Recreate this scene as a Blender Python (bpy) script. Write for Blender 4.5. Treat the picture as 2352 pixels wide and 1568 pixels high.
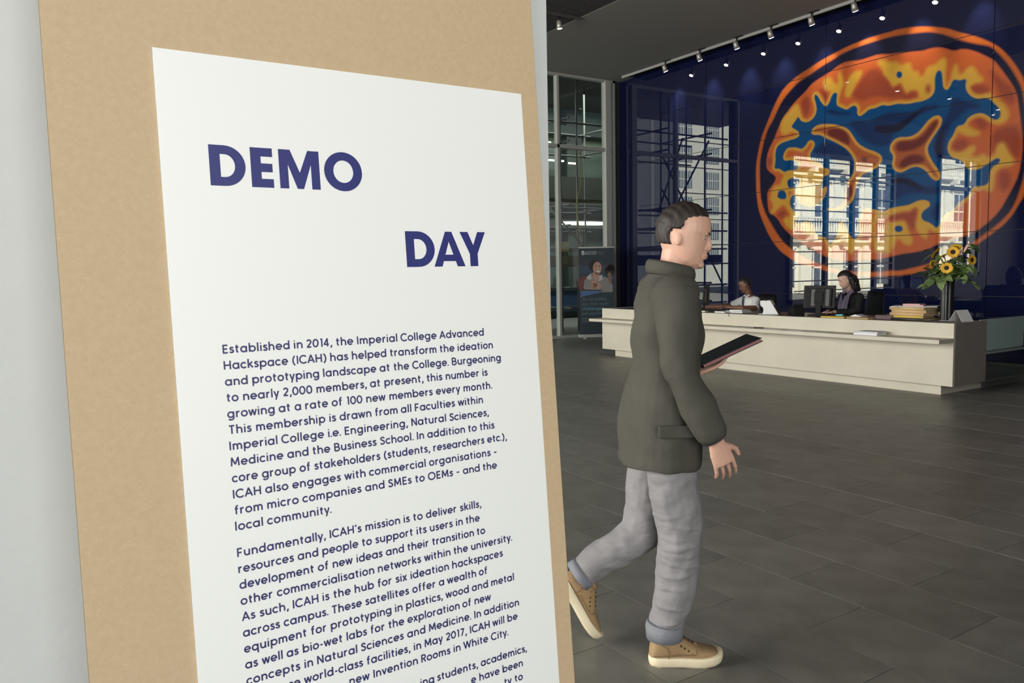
import bpy, bmesh, math, random, json
import numpy as np
from mathutils import Vector, Matrix
random.seed(7)
PI = math.pi
for o in list(bpy.data.objects): bpy.data.objects.remove(o)
COL = bpy.context.scene.collection
scene = bpy.context.scene

# ------------------------------------------------------------------ camera, world, sun, daylight, exposure
cd = bpy.data.cameras.new('camera'); cam = bpy.data.objects.new('camera', cd); COL.objects.link(cam)
FPX, YAW, PIT, ROL = 1807.16, math.radians(32.807), math.radians(5.017), math.radians(-1.111)
_f = Vector((math.sin(YAW)*math.cos(PIT), math.cos(YAW)*math.cos(PIT), -math.sin(PIT)))
_r = Vector((math.cos(YAW), -math.sin(YAW), 0)); _u = _r.cross(_f)
R2v = math.cos(ROL)*_r + math.sin(ROL)*_u; U2v = -math.sin(ROL)*_r + math.cos(ROL)*_u
M = Matrix((R2v, U2v, -_f)).transposed().to_4x4(); M.translation = (0, 0, 1.5)
cam.matrix_world = M
cd.sensor_fit = 'HORIZONTAL'; cd.sensor_width = 36; cd.lens = FPX/2352*36; cd.clip_start = .05; cd.clip_end = 300
scene.camera = cam
w = bpy.data.worlds.new('world'); scene.world = w; w.use_nodes = True
w.node_tree.nodes['Background'].inputs[0].default_value = (.72, .84, 1, 1)
w.node_tree.nodes['Background'].inputs[1].default_value = 1.3
def light(name, kind, loc, d, energy, color=(1, 1, 1), **kw):
    l = bpy.data.lights.new(name, kind); l.energy = energy; l.color = color
    for k, v in kw.items(): setattr(l, k, v)
    o = bpy.data.objects.new(name, l); COL.objects.link(o); o.location = loc
    o.rotation_euler = Vector(d).to_track_quat('-Z', 'Y').to_euler(); return o
light('sun', 'SUN', (0, -30, 40), (-.42, .8, -.62), 36, (1, .93, .82), angle=.009)
light('daylight_left_windows', 'AREA', (-6.8, 8.0, 3.0), (1, 0, -.03), 1720, (1, .97, .925), shape='RECTANGLE', size=9.5, size_y=4.6)
light('daylight_front_windows', 'AREA', (-2.0, -4.8, 2.9), (.1, 1, -.02), 485, (1, .985, .955), shape='RECTANGLE', size=6.4, size_y=4.4)
light('yard_fill', 'AREA', (15.5, 18.0, 6.45), (0, .25, -1), 430, (.93, 1, .90), shape='RECTANGLE', size=8, size_y=3)  # added fill without a fixture, lifts the dark yard
vs = scene.view_settings; vs.view_transform = 'Standard'; vs.look = 'None'; vs.gamma = 1; vs.exposure = 0; vs.use_curve_mapping = False
scene.cycles.use_denoising = True
scene.cycles.max_bounces = 8; scene.cycles.transparent_max_bounces = 12; scene.cycles.caustics_reflective = False; scene.cycles.caustics_refractive = False
scene.cycles.sample_clamp_indirect = 6

# ------------------------------------------------------------------ helpers
def s2l(c): return tuple(((v/255)/12.92 if v/255 <= .04045 else ((v/255+.055)/1.055)**2.4) for v in c)
MATS = {}
def mat(name, col, rough=.6, metal=0, spec=.5, noise=0, scale=20, bump=0, bscale=60, emit=None, es=0, ior=1.5, rnd=0, attr=None, coat=0, stretch=(1, 1, 1), sheen=0):
    if name in MATS: return MATS[name]
    m = bpy.data.materials.new(name); m.use_nodes = True; nt = m.node_tree; b = nt.nodes['Principled BSDF']
    b.inputs['Base Color'].default_value = (*col, 1); b.inputs['Roughness'].default_value = rough
    b.inputs['Metallic'].default_value = metal; b.inputs['Specular IOR Level'].default_value = spec; b.inputs['IOR'].default_value = ior
    b.inputs['Coat Weight'].default_value = coat
    if sheen: b.inputs['Sheen Weight'].default_value = sheen
    src = None
    if attr:
        a = nt.nodes.new('ShaderNodeAttribute'); a.attribute_name = attr; src = a.outputs['Color']
    if noise or bump:
        tc = nt.nodes.new('ShaderNodeTexCoord'); mp = nt.nodes.new('ShaderNodeMapping'); mp.inputs['Scale'].default_value = stretch
        nt.links.new(tc.outputs['Object'], mp.inputs[0])
    if noise or rnd:
        hv = nt.nodes.new('ShaderNodeHueSaturation'); hv.inputs['Color'].default_value = (*col, 1)
        if src: nt.links.new(src, hv.inputs['Color'])
        val = None
        if noise:
            n = nt.nodes.new('ShaderNodeTexNoise'); n.inputs['Scale'].default_value = scale; n.inputs['Detail'].default_value = 6
            nt.links.new(mp.outputs[0], n.inputs['Vector'])
            mr = nt.nodes.new('ShaderNodeMapRange'); mr.inputs[1].default_value = .25; mr.inputs[2].default_value = .75
            mr.inputs[3].default_value = 1-noise; mr.inputs[4].default_value = 1+noise
            nt.links.new(n.outputs[0], mr.inputs[0]); val = mr.outputs[0]
        if rnd:
            oi = nt.nodes.new('ShaderNodeObjectInfo'); mr2 = nt.nodes.new('ShaderNodeMapRange')
            mr2.inputs[3].default_value = 1-rnd; mr2.inputs[4].default_value = 1+rnd
            nt.links.new(oi.outputs['Random'], mr2.inputs[0])
            if val:
                mu = nt.nodes.new('ShaderNodeMath'); mu.operation = 'MULTIPLY'
                nt.links.new(val, mu.inputs[0]); nt.links.new(mr2.outputs[0], mu.inputs[1]); val = mu.outputs[0]
            else: val = mr2.outputs[0]
        nt.links.new(val, hv.inputs['Value']); src = hv.outputs[0]
    if src: nt.links.new(src, b.inputs['Base Color'])
    if bump:
        n = nt.nodes.new('ShaderNodeTexNoise'); n.inputs['Scale'].default_value = bscale; n.inputs['Detail'].default_value = 4
        nt.links.new(mp.outputs[0], n.inputs['Vector'])
        bp = nt.nodes.new('ShaderNodeBump'); bp.inputs['Strength'].default_value = bump; bp.inputs['Distance'].default_value = .004
        nt.links.new(n.outputs[0], bp.inputs['Height']); nt.links.new(bp.outputs[0], b.inputs['Normal'])
    if emit:
        b.inputs['Emission Color'].default_value = (*emit, 1); b.inputs['Emission Strength'].default_value = es
    MATS[name] = m; return m
def glassmat(name, tint=(.92, .97, .95), rough=.0):
    if name in MATS: return MATS[name]
    m = bpy.data.materials.new(name); m.use_nodes = True; nt = m.node_tree; nt.nodes.clear()
    o = nt.nodes.new('ShaderNodeOutputMaterial'); mx = nt.nodes.new('ShaderNodeMixShader'); lw = nt.nodes.new('ShaderNodeLayerWeight'); pw = nt.nodes.new('ShaderNodeMath'); pw.operation = 'POWER'; pw.inputs[1].default_value = 4.5
    fr = nt.nodes.new('ShaderNodeMath'); fr.operation = 'MULTIPLY_ADD'; fr.inputs[1].default_value = .45; fr.inputs[2].default_value = .025
    nt.links.new(lw.outputs['Facing'], pw.inputs[0]); nt.links.new(pw.outputs[0], fr.inputs[0])
    t = nt.nodes.new('ShaderNodeBsdfTransparent'); t.inputs[0].default_value = (*tint, 1); g = nt.nodes.new('ShaderNodeBsdfGlossy'); g.inputs['Roughness'].default_value = rough
    nt.links.new(fr.outputs[0], mx.inputs[0]); nt.links.new(t.outputs[0], mx.inputs[1]); nt.links.new(g.outputs[0], mx.inputs[2]); nt.links.new(mx.outputs[0], o.inputs[0])
    MATS[name] = m; return m

class MB:
    def __init__(s): s.v = []; s.f = []; s.sm = []
    def add(s, vs_, fs, smooth=False):
        n = len(s.v); s.v += [tuple(p) for p in vs_]; s.f += [[i+n for i in f] for f in fs]; s.sm += [smooth]*len(fs); return s
    def box(s, x0, x1, y0, y1, z0, z1, T=None):
        P = [Vector((x, y, z)) for z in (z0, z1) for x, y in ((x0, y0), (x1, y0), (x1, y1), (x0, y1))]
        if T: P = [T @ p for p in P]
        return s.add(P, [(3, 2, 1, 0), (4, 5, 6, 7), (0, 1, 5, 4), (1, 2, 6, 5), (2, 3, 7, 6), (3, 0, 4, 7)])
    def cbox(s, x0, x1, y0, y1, z0, z1, c=.004, T=None):      # chamfered box
        c = min(c, abs(x1-x0)*.45, abs(y1-y0)*.45, abs(z1-z0)*.45)
        bm = bmesh.new(); r = bmesh.ops.create_cube(bm, size=1)
        for q in bm.verts: q.co = Vector(((x0+x1)/2+q.co.x*(x1-x0), (y0+y1)/2+q.co.y*(y1-y0), (z0+z1)/2+q.co.z*(z1-z0)))
        bmesh.ops.bevel(bm, geom=list(bm.edges), offset=c, segments=2, profile=.6, affect='EDGES')
        bm.verts.index_update(); P = [T @ q.co if T else q.co.copy() for q in bm.verts]; F = [[q.index for q in f.verts] for f in bm.faces]; bm.free()
        return s.add(P, F)
    def tube(s, pts, rad, n=12, hint=None, caps=True, smooth=True, closed=False):
        pts = [Vector(p) for p in pts]; m = len(pts)
        if not isinstance(rad, (list, tuple)): rad = [rad]*m
        rad = [(r, r) if not isinstance(r, (list, tuple)) else r for r in rad]
        V = []; F = []; pu = None
        for i, p in enumerate(pts):
            if closed: t = pts[(i+1) % m]-pts[i-1]
            else: t = pts[min(i+1, m-1)]-pts[max(i-1, 0)]
            t.normalize()
            h = Vector(hint) if hint else (pu or (Vector((0, 0, 1)) if abs(t.z) < .9 else Vector((1, 0, 0))))
            u = h-t*h.dot(t)
            if u.length < 1e-4: u = pu or Vector((1, 0, 0))
            u.normalize(); pu = u; w_ = t.cross(u)
            a, b = rad[i]
            for k in range(n):
                an = 2*PI*k/n; V.append(p+u*(a*math.cos(an))+w_*(b*math.sin(an)))
        rr = m if closed else m-1
        for i in range(rr):
            j = (i+1) % m
            for k in range(n): F.append((i*n+k, i*n+(k+1) % n, j*n+(k+1) % n, j*n+k))
        s.add(V, F, smooth)
        if caps and not closed:
            b0 = len(s.v)-len(V); s.f += [[b0+k for k in range(n)][::-1], [b0+(m-1)*n+k for k in range(n)]]; s.sm += [False, False]
        return s
    def ball(s, c, r, T=None, n=14, m=10, fn=None):
        c = Vector(c); r = (r, r, r) if not isinstance(r, (list, tuple)) else r; V = []; F = []
        for i in range(m+1):
            th = PI*i/m
            for k in range(n):
                ph = 2*PI*k/n; d = Vector((math.sin(th)*math.cos(ph), math.sin(th)*math.sin(ph), math.cos(th)))
                q = Vector((d.x*r[0], d.y*r[1], d.z*r[2]))
                if fn: q = fn(d, q)
                V.append((T @ q if T else q)+c)
        for i in range(m):
            for k in range(n): F.append((i*n+k, (i+1)*n+k, (i+1)*n+(k+1) % n, i*n+(k+1) % n))
        return s.add(V, F, True)
    def prism(s, poly, z0, z1, T=None):
        n = len(poly); P = [Vector((x, y, z0)) for x, y in poly]+[Vector((x, y, z1)) for x, y in poly]
        if T: P = [T @ p for p in P]
        return s.add(P, [list(range(n))[::-1], [n+i for i in range(n)]]+[(i, (i+1) % n, n+(i+1) % n, n+i) for i in range(n)])
    def build(s, name, m, parent=None, mods=(), origin=None):
        me = bpy.data.meshes.new(name); V = s.v
        if origin: V = [(x-origin[0], y-origin[1], z-origin[2]) for x, y, z in V]
        me.from_pydata(V, [], s.f); me.polygons.foreach_set('use_smooth', s.sm); me.update()
        if m: me.materials.append(m)
        o = bpy.data.objects.new(name, me); COL.objects.link(o)
        if origin: o.location = origin
        if parent: o.parent = parent
        for k, kw in mods:
            md = o.modifiers.new(k.lower(), k)
            for a, b in kw.items(): setattr(md, a, b)
        return o
def tag(o, label=None, cat=None, group=None, kind=None):
    for k, v in (('label', label), ('category', cat), ('group', group), ('kind', kind)):
        if v: o[k] = v
    return o
def empty(name, loc=(0, 0, 0), rz=0, label=None, cat=None, group=None, kind=None):
    o = bpy.data.objects.new(name, None); COL.objects.link(o); o.location = loc; o.rotation_euler = (0, 0, rz); o.empty_display_size = .1
    return tag(o, label, cat, group, kind)
def kids(o): return [c for c in KID.get(o.name, [])]
KID = {}
def copy_tree(o, parent=None):
    c = o.copy(); COL.objects.link(c); c.parent = parent
    for ch in list(o.children): copy_tree(ch, c)
    return c
def inst(src, name, loc, parent=None, rot=None, scale=None):
    c = bpy.data.objects.new(name, src.data); COL.objects.link(c); c.location = loc
    if rot: c.rotation_euler = rot
    if scale: c.scale = scale
    if parent: c.parent = parent
    return c
RM = lambda v, sm=6: (('REMESH', dict(mode='VOXEL', voxel_size=v, use_smooth_shade=True)), ('SMOOTH', dict(factor=.5, iterations=sm)))
def on_plane(px, py, axis, val):
    """photo pixel -> point on the plane axis = val"""
    D = _f+R2v*((px-1176)/FPX)-U2v*((py-784)/FPX); t = (val-(0, 0, 1.5)[axis])/D[axis]
    return Vector((0, 0, 1.5))+D*t

XW, YG, ZC = 12.3, 14.3, 5.83
# ------------------------------------------------------------------ materials
M_floor = mat('slate_tile', (.178, .172, .150), .42, noise=.22, scale=5, bump=.15, bscale=90, rnd=.11, spec=.4)
M_floor2 = mat('slate_tile_far', (.178, .172, .150), .42, noise=.22, scale=5, bump=.15, bscale=90, attr='tone', spec=.4)
M_grout = mat('grout', (.10, .095, .085), .8)
M_plaster = mat('white_plaster', (.60, .615, .60), .75, noise=.02, scale=8, bump=.5, bscale=55)
M_greywall = mat('grey_wall', (.16, .16, .15), .8)
M_ceil = mat('ceiling_paint', (.27, .272, .245), .85)
M_lip = mat('ceiling_lip', (.36, .36, .34), .5)
M_darkceil = mat('dark_ceiling', (.05, .05, .048), .8)
M_frame = mat('grey_frame', (.42, .42, .39), .5)
M_darkframe = mat('dark_frame', (.09, .09, .078), .5)
M_joint = mat('dark_joint', (.015, .012, .012), .6)
M_glass = glassmat('window_glass')
M_stone = mat('cream_stone', (.645, .60, .485), .55, noise=.05, scale=3, spec=.3)
M_black = mat('black_plastic', (.015, .015, .015), .5, spec=.15)
M_dgrey = mat('dark_grey_plastic', (.022, .022, .021), .6, spec=.12)
M_white = mat('white_plastic', (.8, .8, .77), .4)
M_paper = mat('paper', (.8, .79, .77), .8)
M_metal = mat('brushed_metal', (.5, .5, .5), .35, metal=.8)
M_shade = mat('interior_dark_wall', (.05, .05, .06), .8)

# ------------------------------------------------------------------ floor
floor = MB().box(-7.2, XW+.2, -5.2, YG+.1, -.2, -.012).build('floor', M_grout); tag(floor, kind='structure')
TX, TY, GAP = .384, .768, .0018
tile0 = MB().box(-TX/2+GAP, TX/2-GAP, -TY/2+GAP, TY/2-GAP, -.013, 0)
cells = []
i = 0
for ix in range(-27, 25):
    cx = 3.29+ix*TX
    if cx-TX/2 < -7.1 or cx+TX/2 > XW+.15: continue
    for iy in range(-10, 17):
        cy = 2.38+.384+iy*TY+(0 if ix % 2 == 0 else TY*.5)
        if cy-TY/2 < -5.1 or cy+TY/2 > YG+.05: continue
        P = Vector((cx, cy, -1.5)); dep = P.dot(_f)
        px = 1176+FPX*P.dot(R2v)/dep if dep > .3 else -1; py = 784-FPX*P.dot(U2v)/dep if dep > .3 else -1
        vis = dep > .3 and 1240 < px < 2420 and py < 1640 and not (cx > 9.1 and 4.9 < cy < 10.6)
        cells.append((dep if vis else 1e3, cx, cy))
cells.sort()
first = None; far = MB(); tones = []
for k, (dd, cx, cy) in enumerate(cells):
    dz = random.uniform(-.0006, .0004)
    if k < 290 and dd < 1e3:
        if first is None: first = tile0.build('tile', M_floor, floor); first.location = (cx, cy, dz)
        else: inst(first, 'tile', (cx, cy, dz), floor)
    else:
        far.box(cx-TX/2+GAP, cx+TX/2-GAP, cy-TY/2+GAP, cy+TY/2-GAP, -.013, dz); tones.append(random.uniform(.89, 1.11))
fo = far.build('tiles', M_floor2, floor); tag(fo, kind='stuff')
at = fo.data.color_attributes.new('tone', 'FLOAT_COLOR', 'CORNER')
arr = np.ones((len(fo.data.loops), 4), np.float32); base = np.array([.178, .172, .150])
arr[:, :3] = np.repeat(np.array(tones), 24)[:, None]*base; at.data.foreach_set('color', arr.ravel())

# ------------------------------------------------------------------ blue panelled wall with the scan mural
MURAL = {
 'ring': [[10.052,4.227,9.908,4.491,9.787,4.668,9.68,4.779,9.521,4.871,9.365,4.946,9.173,5.006,8.986,5.069,8.828,5.111,8.684,5.144,8.45,5.195,8.222,5.229,8.022,5.244,7.785,5.252,7.595,5.246,7.541,5.256,7.318,5.235,7.07,5.184,6.878,5.124,6.708,5.061,6.551,4.967,6.37,4.876,6.228,4.8,6.063,4.69,5.934,4.581,5.831,4.454,5.746,4.332,5.669,4.197,5.608,4.074,5.503,3.647,5.441,3.157,5.46,2.737,5.552,2.442,5.636,2.303,5.69,2.194,5.809,2.053,5.915,1.971,6.024,1.887,6.186,1.768,6.238,1.733,6.542,1.567,6.881,1.422,7.017,1.385,7.299,1.329,7.53,1.325,7.5,1.325,7.803,1.307,8.106,1.319,8.374,1.337,8.7,1.404,8.989,1.484,9.354,1.573,9.571,1.696,9.751,1.815,9.892,1.969,10.022,2.148,10.095,2.291,10.183,2.458,10.258,2.649,10.305,2.955,10.316,3.4,10.296,3.571,10.254,3.738,10.213,3.903,10.143,4.063],[9.947,4.209,9.798,4.46,9.691,4.594,9.532,4.716,9.402,4.809,9.209,4.87,9.046,4.935,8.826,5.012,8.682,5.051,8.506,5.112,8.277,5.148,7.999,5.169,7.593,5.169,7.467,5.156,7.215,5.124,7.0,5.087,6.828,5.02,6.686,4.943,6.529,4.845,6.278,4.725,6.104,4.657,6.035,4.605,5.93,4.477,5.818,4.323,5.715,4.139,5.628,3.952,5.577,3.66,5.526,3.169,5.551,2.747,5.632,2.449,5.685,2.307,5.755,2.199,5.893,2.058,6.026,1.968,6.24,1.806,6.544,1.642,6.883,1.508,7.139,1.45,7.374,1.399,7.558,1.411,7.502,1.41,7.804,1.383,8.108,1.397,8.435,1.422,8.677,1.484,8.927,1.559,9.185,1.664,9.384,1.769,9.574,1.888,9.712,2.007,9.853,2.185,9.953,2.328,10.069,2.497,10.157,2.688,10.209,2.877,10.229,3.39,10.216,3.561,10.168,3.748,10.113,3.945,10.03,4.125]],
 'brain': [[9.753,4.177,9.607,4.337,9.423,4.5,9.231,4.613,9.118,4.718,8.969,4.782,8.823,4.824,8.679,4.876,8.561,4.932,8.41,4.963,8.159,4.921,7.994,4.932,7.831,4.943,7.586,4.89,7.512,4.887,7.208,4.838,7.09,4.819,6.974,4.828,6.841,4.814,6.728,4.768,6.606,4.699,6.462,4.704,6.274,4.615,6.098,4.491,6.012,4.419,5.924,4.296,5.837,4.157,5.751,4.019,5.707,3.917,5.68,3.81,5.659,3.678,5.628,3.473,5.601,3.264,5.597,3.05,5.627,2.754,5.718,2.548,5.858,2.281,5.819,2.353,5.898,2.227,6.022,2.102,6.192,1.977,6.414,1.897,6.644,1.861,6.813,1.792,6.928,1.734,7.126,1.697,7.329,1.679,7.537,1.641,7.7,1.6,7.92,1.595,8.308,1.583,8.498,1.593,8.68,1.64,8.93,1.744,9.189,1.885,9.334,1.979,9.522,2.1,9.687,2.244,9.8,2.409,9.898,2.484,9.991,2.525,10.027,2.643,10.044,2.816,10.038,2.934,9.947,3.016,9.85,3.13,9.851,3.198,10.035,3.321,10.072,3.428,10.059,3.597,9.997,3.747,9.915,3.859,9.888,3.911,9.82,4.046,9.753,4.169]],
 'yellow': [[8.881,4.691,8.822,4.772,8.713,4.759,8.663,4.677,8.591,4.61,8.556,4.664,8.57,4.78,8.536,4.824,8.487,4.721,8.449,4.591,8.506,4.501,8.528,4.433,8.672,4.503,8.794,4.558],[8.435,4.456,8.392,4.63,8.325,4.727,8.212,4.763,8.111,4.741,8.142,4.648,8.208,4.572,8.263,4.482,8.307,4.38,8.364,4.35,8.422,4.382],[7.861,4.823,7.775,4.842,7.669,4.808,7.719,4.82,7.613,4.766,7.529,4.767,7.445,4.681,7.374,4.684,7.284,4.691,7.261,4.602,7.23,4.538,7.16,4.532,7.109,4.428,7.06,4.445,7.005,4.563,6.89,4.556,6.78,4.64,6.714,4.616,6.706,4.505,6.735,4.394,6.879,4.48,6.896,4.087,7.041,4.087,7.129,4.095,7.131,4.17,7.172,4.225,7.252,4.251,7.332,4.209,7.395,4.308,7.438,4.402,7.52,4.371,7.582,4.365,7.648,4.494,7.756,4.595,7.739,4.669],[6.64,4.301,6.616,4.422,6.582,4.495,6.545,4.478,6.523,4.348,6.469,4.327,6.408,4.394,6.329,4.421,6.266,4.345,6.229,4.267,6.158,4.208,6.182,4.151,6.304,4.15,6.346,4.096,6.308,4.018,6.202,3.962,6.082,3.991,6.03,3.955,6.028,3.893,6.253,3.927,6.407,4.055,6.394,4.231,6.502,4.245],[6.037,3.895,5.944,3.868,5.858,3.775,5.779,3.623,5.833,3.522,5.94,3.495,6.071,3.621],[6.544,3.534,6.464,3.566,6.383,3.571,6.283,3.483,6.185,3.441,6.201,3.39,6.324,3.391,6.46,3.457,6.525,3.504],[6.609,3.233,6.452,3.175,6.32,3.247,6.249,3.246,6.247,3.183,6.298,3.1,6.226,3.073,6.123,3.113,6.035,3.03,5.952,3.107,5.947,3.212,5.865,3.252,5.805,3.191,5.768,3.074,5.7,2.987,5.713,2.885,5.878,2.888,5.96,2.809,5.963,2.66,5.993,2.53,6.089,2.593,6.301,2.631,6.024,2.71,6.049,2.935,6.31,2.922,6.457,3.049,6.587,3.102],[7.582,2.419,7.4,2.444,7.246,2.451,7.048,2.521,6.899,2.452,6.994,2.355,7.041,2.262,6.999,2.183,6.9,2.139,6.792,2.056,6.72,2.193,6.656,2.282,6.6,2.278,6.654,2.217,6.699,2.126,6.705,2.004,6.751,1.96,6.839,2.021,6.918,2.064,6.942,1.893,7.012,1.934,7.094,2.025,7.147,2.115,7.119,2.2,7.082,2.313,7.104,2.392,7.164,2.416,7.213,2.352,7.325,2.36,7.449,2.32,7.58,2.32],[7.577,2.201,7.446,2.202,7.332,2.234,7.268,2.122,7.234,1.994,7.171,1.903,7.199,1.807,7.312,1.831,7.386,1.913,7.439,1.925,7.488,1.799,7.581,1.682,7.595,1.692,7.823,1.71,7.86,1.914,7.889,2.2,7.838,2.389,7.526,2.395,7.524,2.316,7.662,2.266,7.77,2.293,7.823,2.196,7.817,1.953,7.706,1.857,7.656,2.005,7.65,2.205],[8.451,2.277,8.379,2.189,8.222,1.941,7.926,1.886,7.925,1.815,8.151,1.823,8.263,1.671,8.336,1.83,8.444,1.887,8.527,1.88,8.647,1.842,8.693,1.651,8.733,1.845,8.81,1.999,8.999,2.051,9.192,2.083,9.285,2.198,9.26,2.307,9.002,2.269,8.949,2.092,8.786,2.03,8.684,1.876,8.542,2.029],[9.471,4.154,9.363,3.941,9.521,3.966,9.601,3.923,9.723,3.942,9.765,4.06,9.726,4.197,9.606,4.309,9.42,4.276],[9.726,4.173,9.606,4.282,9.501,4.395,9.397,4.451,9.343,4.366,9.288,4.173,9.21,4.086,9.417,4.086],[9.946,2.925,9.877,3.031,9.752,3.019,9.699,3.159,9.592,3.258,9.34,3.251,8.893,3.23,8.829,3.116,8.888,2.909,8.881,2.523,9.264,2.553,9.4,2.851,9.588,2.924,9.531,2.696,9.735,2.713,9.802,2.606,9.901,2.727,9.959,2.846],[10.016,2.859,9.804,2.772,9.585,2.72,9.529,2.603,9.475,2.543,9.341,2.456,9.419,2.339,9.312,2.277,9.416,2.183,9.578,2.215,9.648,2.332,9.662,2.411,9.5,2.434,9.583,2.552,9.666,2.67,9.802,2.591,9.899,2.507,9.97,2.535,9.886,2.643]],
 'deep': [[7.923,4.335,7.756,4.575,7.658,4.487,7.582,4.355,7.52,4.362,7.438,4.393,7.405,4.3,7.342,4.202,7.252,4.241,7.172,4.216,7.15,4.155,7.249,4.108,7.35,4.118,7.463,4.178,7.577,4.18,7.705,4.244],[6.938,4.206,6.943,4.173,6.958,4.15,6.979,4.145,7.002,4.159,7.018,4.188,7.025,4.224,7.02,4.258,7.005,4.28,6.983,4.285,6.961,4.271,6.945,4.242],[6.346,4.114,6.277,4.136,6.172,4.114,6.085,4.061,6.066,4.005,6.202,3.971,6.308,4.027],[6.093,4.307,6.006,4.253,5.877,4.105,5.75,3.994,5.704,3.814,5.742,3.736,5.91,3.871,6.019,4.135],[6.021,3.415,5.814,3.469,5.627,3.438,5.612,3.01,5.675,2.975,5.778,3.118,5.849,3.258,5.948,3.229,6.012,3.106],[6.288,3.636,6.157,3.649,6.05,3.508,6.151,3.445,6.258,3.542],[6.522,3.385,6.368,3.362,6.338,3.268,6.498,3.181,6.61,3.27],[5.877,2.844,5.743,2.802,5.737,2.636,5.8,2.529,5.884,2.564,5.907,2.742],[8.318,4.362,8.207,4.491,8.044,4.706,7.88,4.739,7.738,4.61,7.66,4.429,7.572,4.314,7.57,4.217,7.762,4.264,7.979,4.267,8.089,4.228],[9.319,4.469,9.204,4.555,9.127,4.465,9.112,4.324,9.161,4.204,9.224,4.162,9.29,4.302],[8.967,4.624,8.818,4.552,8.755,4.446,8.803,4.393,8.878,4.47],[7.58,2.3,7.397,2.346,7.243,2.325,7.144,2.395,7.112,2.335,7.149,2.222,7.135,2.076,7.206,2.06,7.259,2.161,7.322,2.233,7.551,2.219],[10.051,3.528,9.982,3.587,9.939,3.513,9.951,3.413,10.008,3.397,10.051,3.448],[9.829,2.491,9.692,2.56,9.582,2.518,9.662,2.423,9.758,2.407]],
 'blue': [[9.516,4.058,9.457,4.119,9.367,4.218,9.313,4.117,9.197,4.076,9.108,4.093,9.033,4.144,8.985,4.237,8.999,4.356,9.045,4.481,9.021,4.54,8.964,4.497,8.901,4.38,8.813,4.28,8.741,4.319,8.683,4.464,8.612,4.491,8.576,4.453,8.592,4.363,8.584,4.259,8.501,4.213,8.394,4.152,8.314,4.189,8.246,4.207,8.188,4.146,8.197,4.046,8.14,3.996,8.051,4.041,7.975,4.092,7.855,4.085,7.748,4.12,7.652,4.087,7.617,4.081,7.471,4.088,7.317,4.05,7.187,4.054,7.04,4.05,6.925,4.093,6.879,4.167,6.882,4.269,6.885,4.371,6.859,4.448,6.812,4.47,6.773,4.42,6.76,4.29,6.748,4.187,6.691,4.139,6.646,4.184,6.612,4.268,6.566,4.276,6.502,4.245,6.431,4.256,6.399,4.232,6.418,4.147,6.389,4.052,6.315,3.966,6.227,3.922,6.132,3.922,6.045,3.879,5.992,3.808,5.931,3.736,5.899,3.653,5.918,3.586,5.967,3.569,6.019,3.595,6.071,3.639,6.142,3.695,6.22,3.713,6.307,3.698,6.368,3.663,6.419,3.577,6.509,3.578,6.544,3.534,6.578,3.439,6.641,3.366,6.661,3.277,6.645,3.192,6.578,3.11,6.458,3.067,6.373,2.947,6.309,2.894,6.194,2.89,6.1,2.932,6.016,2.984,5.941,3.027,5.882,3.002,5.905,2.943,5.988,2.91,6.028,2.835,6.033,2.729,6.048,2.66,6.125,2.636,6.239,2.643,6.283,2.612,6.307,2.523,6.377,2.475,6.484,2.408,6.563,2.294,6.656,2.292,6.71,2.202,6.746,2.11,6.792,2.056,6.851,2.107,6.92,2.159,6.999,2.183,7.04,2.234,7.042,2.301,6.994,2.355,6.908,2.405,6.909,2.462,6.959,2.504,7.048,2.517,7.146,2.496,7.246,2.451,7.4,2.444,7.556,2.427,7.664,2.386,7.828,2.418,7.995,2.472,8.061,2.436,8.115,2.286,8.135,2.174,8.098,2.028,8.154,1.969,8.222,1.941,8.318,2.06,8.379,2.189,8.451,2.277,8.51,2.238,8.532,2.134,8.542,2.029,8.624,1.916,8.672,1.864,8.735,1.974,8.785,2.019,8.898,2.025,8.974,2.083,9.001,2.182,9.028,2.271,9.195,2.325,9.286,2.287,9.391,2.293,9.419,2.339,9.341,2.423,9.341,2.467,9.421,2.506,9.475,2.555,9.53,2.626,9.531,2.748,9.479,2.81,9.412,2.804,9.358,2.722,9.317,2.642,9.2,2.594,9.058,2.566,8.932,2.578,8.883,2.649,8.822,2.689,8.751,2.832,8.764,2.908,8.874,2.855,8.876,2.962,8.817,3.094,8.719,3.093,8.708,3.198,8.831,3.223,8.857,3.3,9.008,3.373,9.097,3.405,9.112,3.515,9.037,3.601,9.007,3.682,9.065,3.744,9.141,3.745,9.203,3.668,9.28,3.614,9.385,3.656,9.491,3.676,9.598,3.68,9.664,3.612,9.697,3.505,9.635,3.452,9.514,3.459,9.434,3.427,9.355,3.384,9.341,3.338,9.379,3.255,9.472,3.261,9.565,3.272,9.66,3.244,9.77,3.329,9.853,3.328,9.888,3.36,9.862,3.481,9.87,3.595,9.844,3.726,9.748,3.79,9.6,3.813,9.414,3.829,9.342,3.862,9.35,3.928,9.416,3.982,9.496,4.027],[7.413,4.526,7.419,4.499,7.436,4.483,7.461,4.481,7.486,4.493,7.504,4.518,7.512,4.547,7.506,4.574,7.488,4.59,7.463,4.592,7.439,4.579,7.42,4.555],[7.341,2.08,7.35,2.053,7.376,2.035,7.412,2.03,7.449,2.039,7.476,2.06,7.487,2.088,7.478,2.115,7.451,2.133,7.415,2.138,7.378,2.129,7.351,2.107],[9.812,2.833,9.792,2.91,9.724,2.932,9.641,2.907,9.606,2.814,9.626,2.749,9.735,2.764,9.805,2.798],[9.596,3.081,9.536,3.119,9.43,3.129,9.318,3.106,9.319,2.953,9.467,2.946,9.534,2.941,9.582,2.99]],
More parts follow.
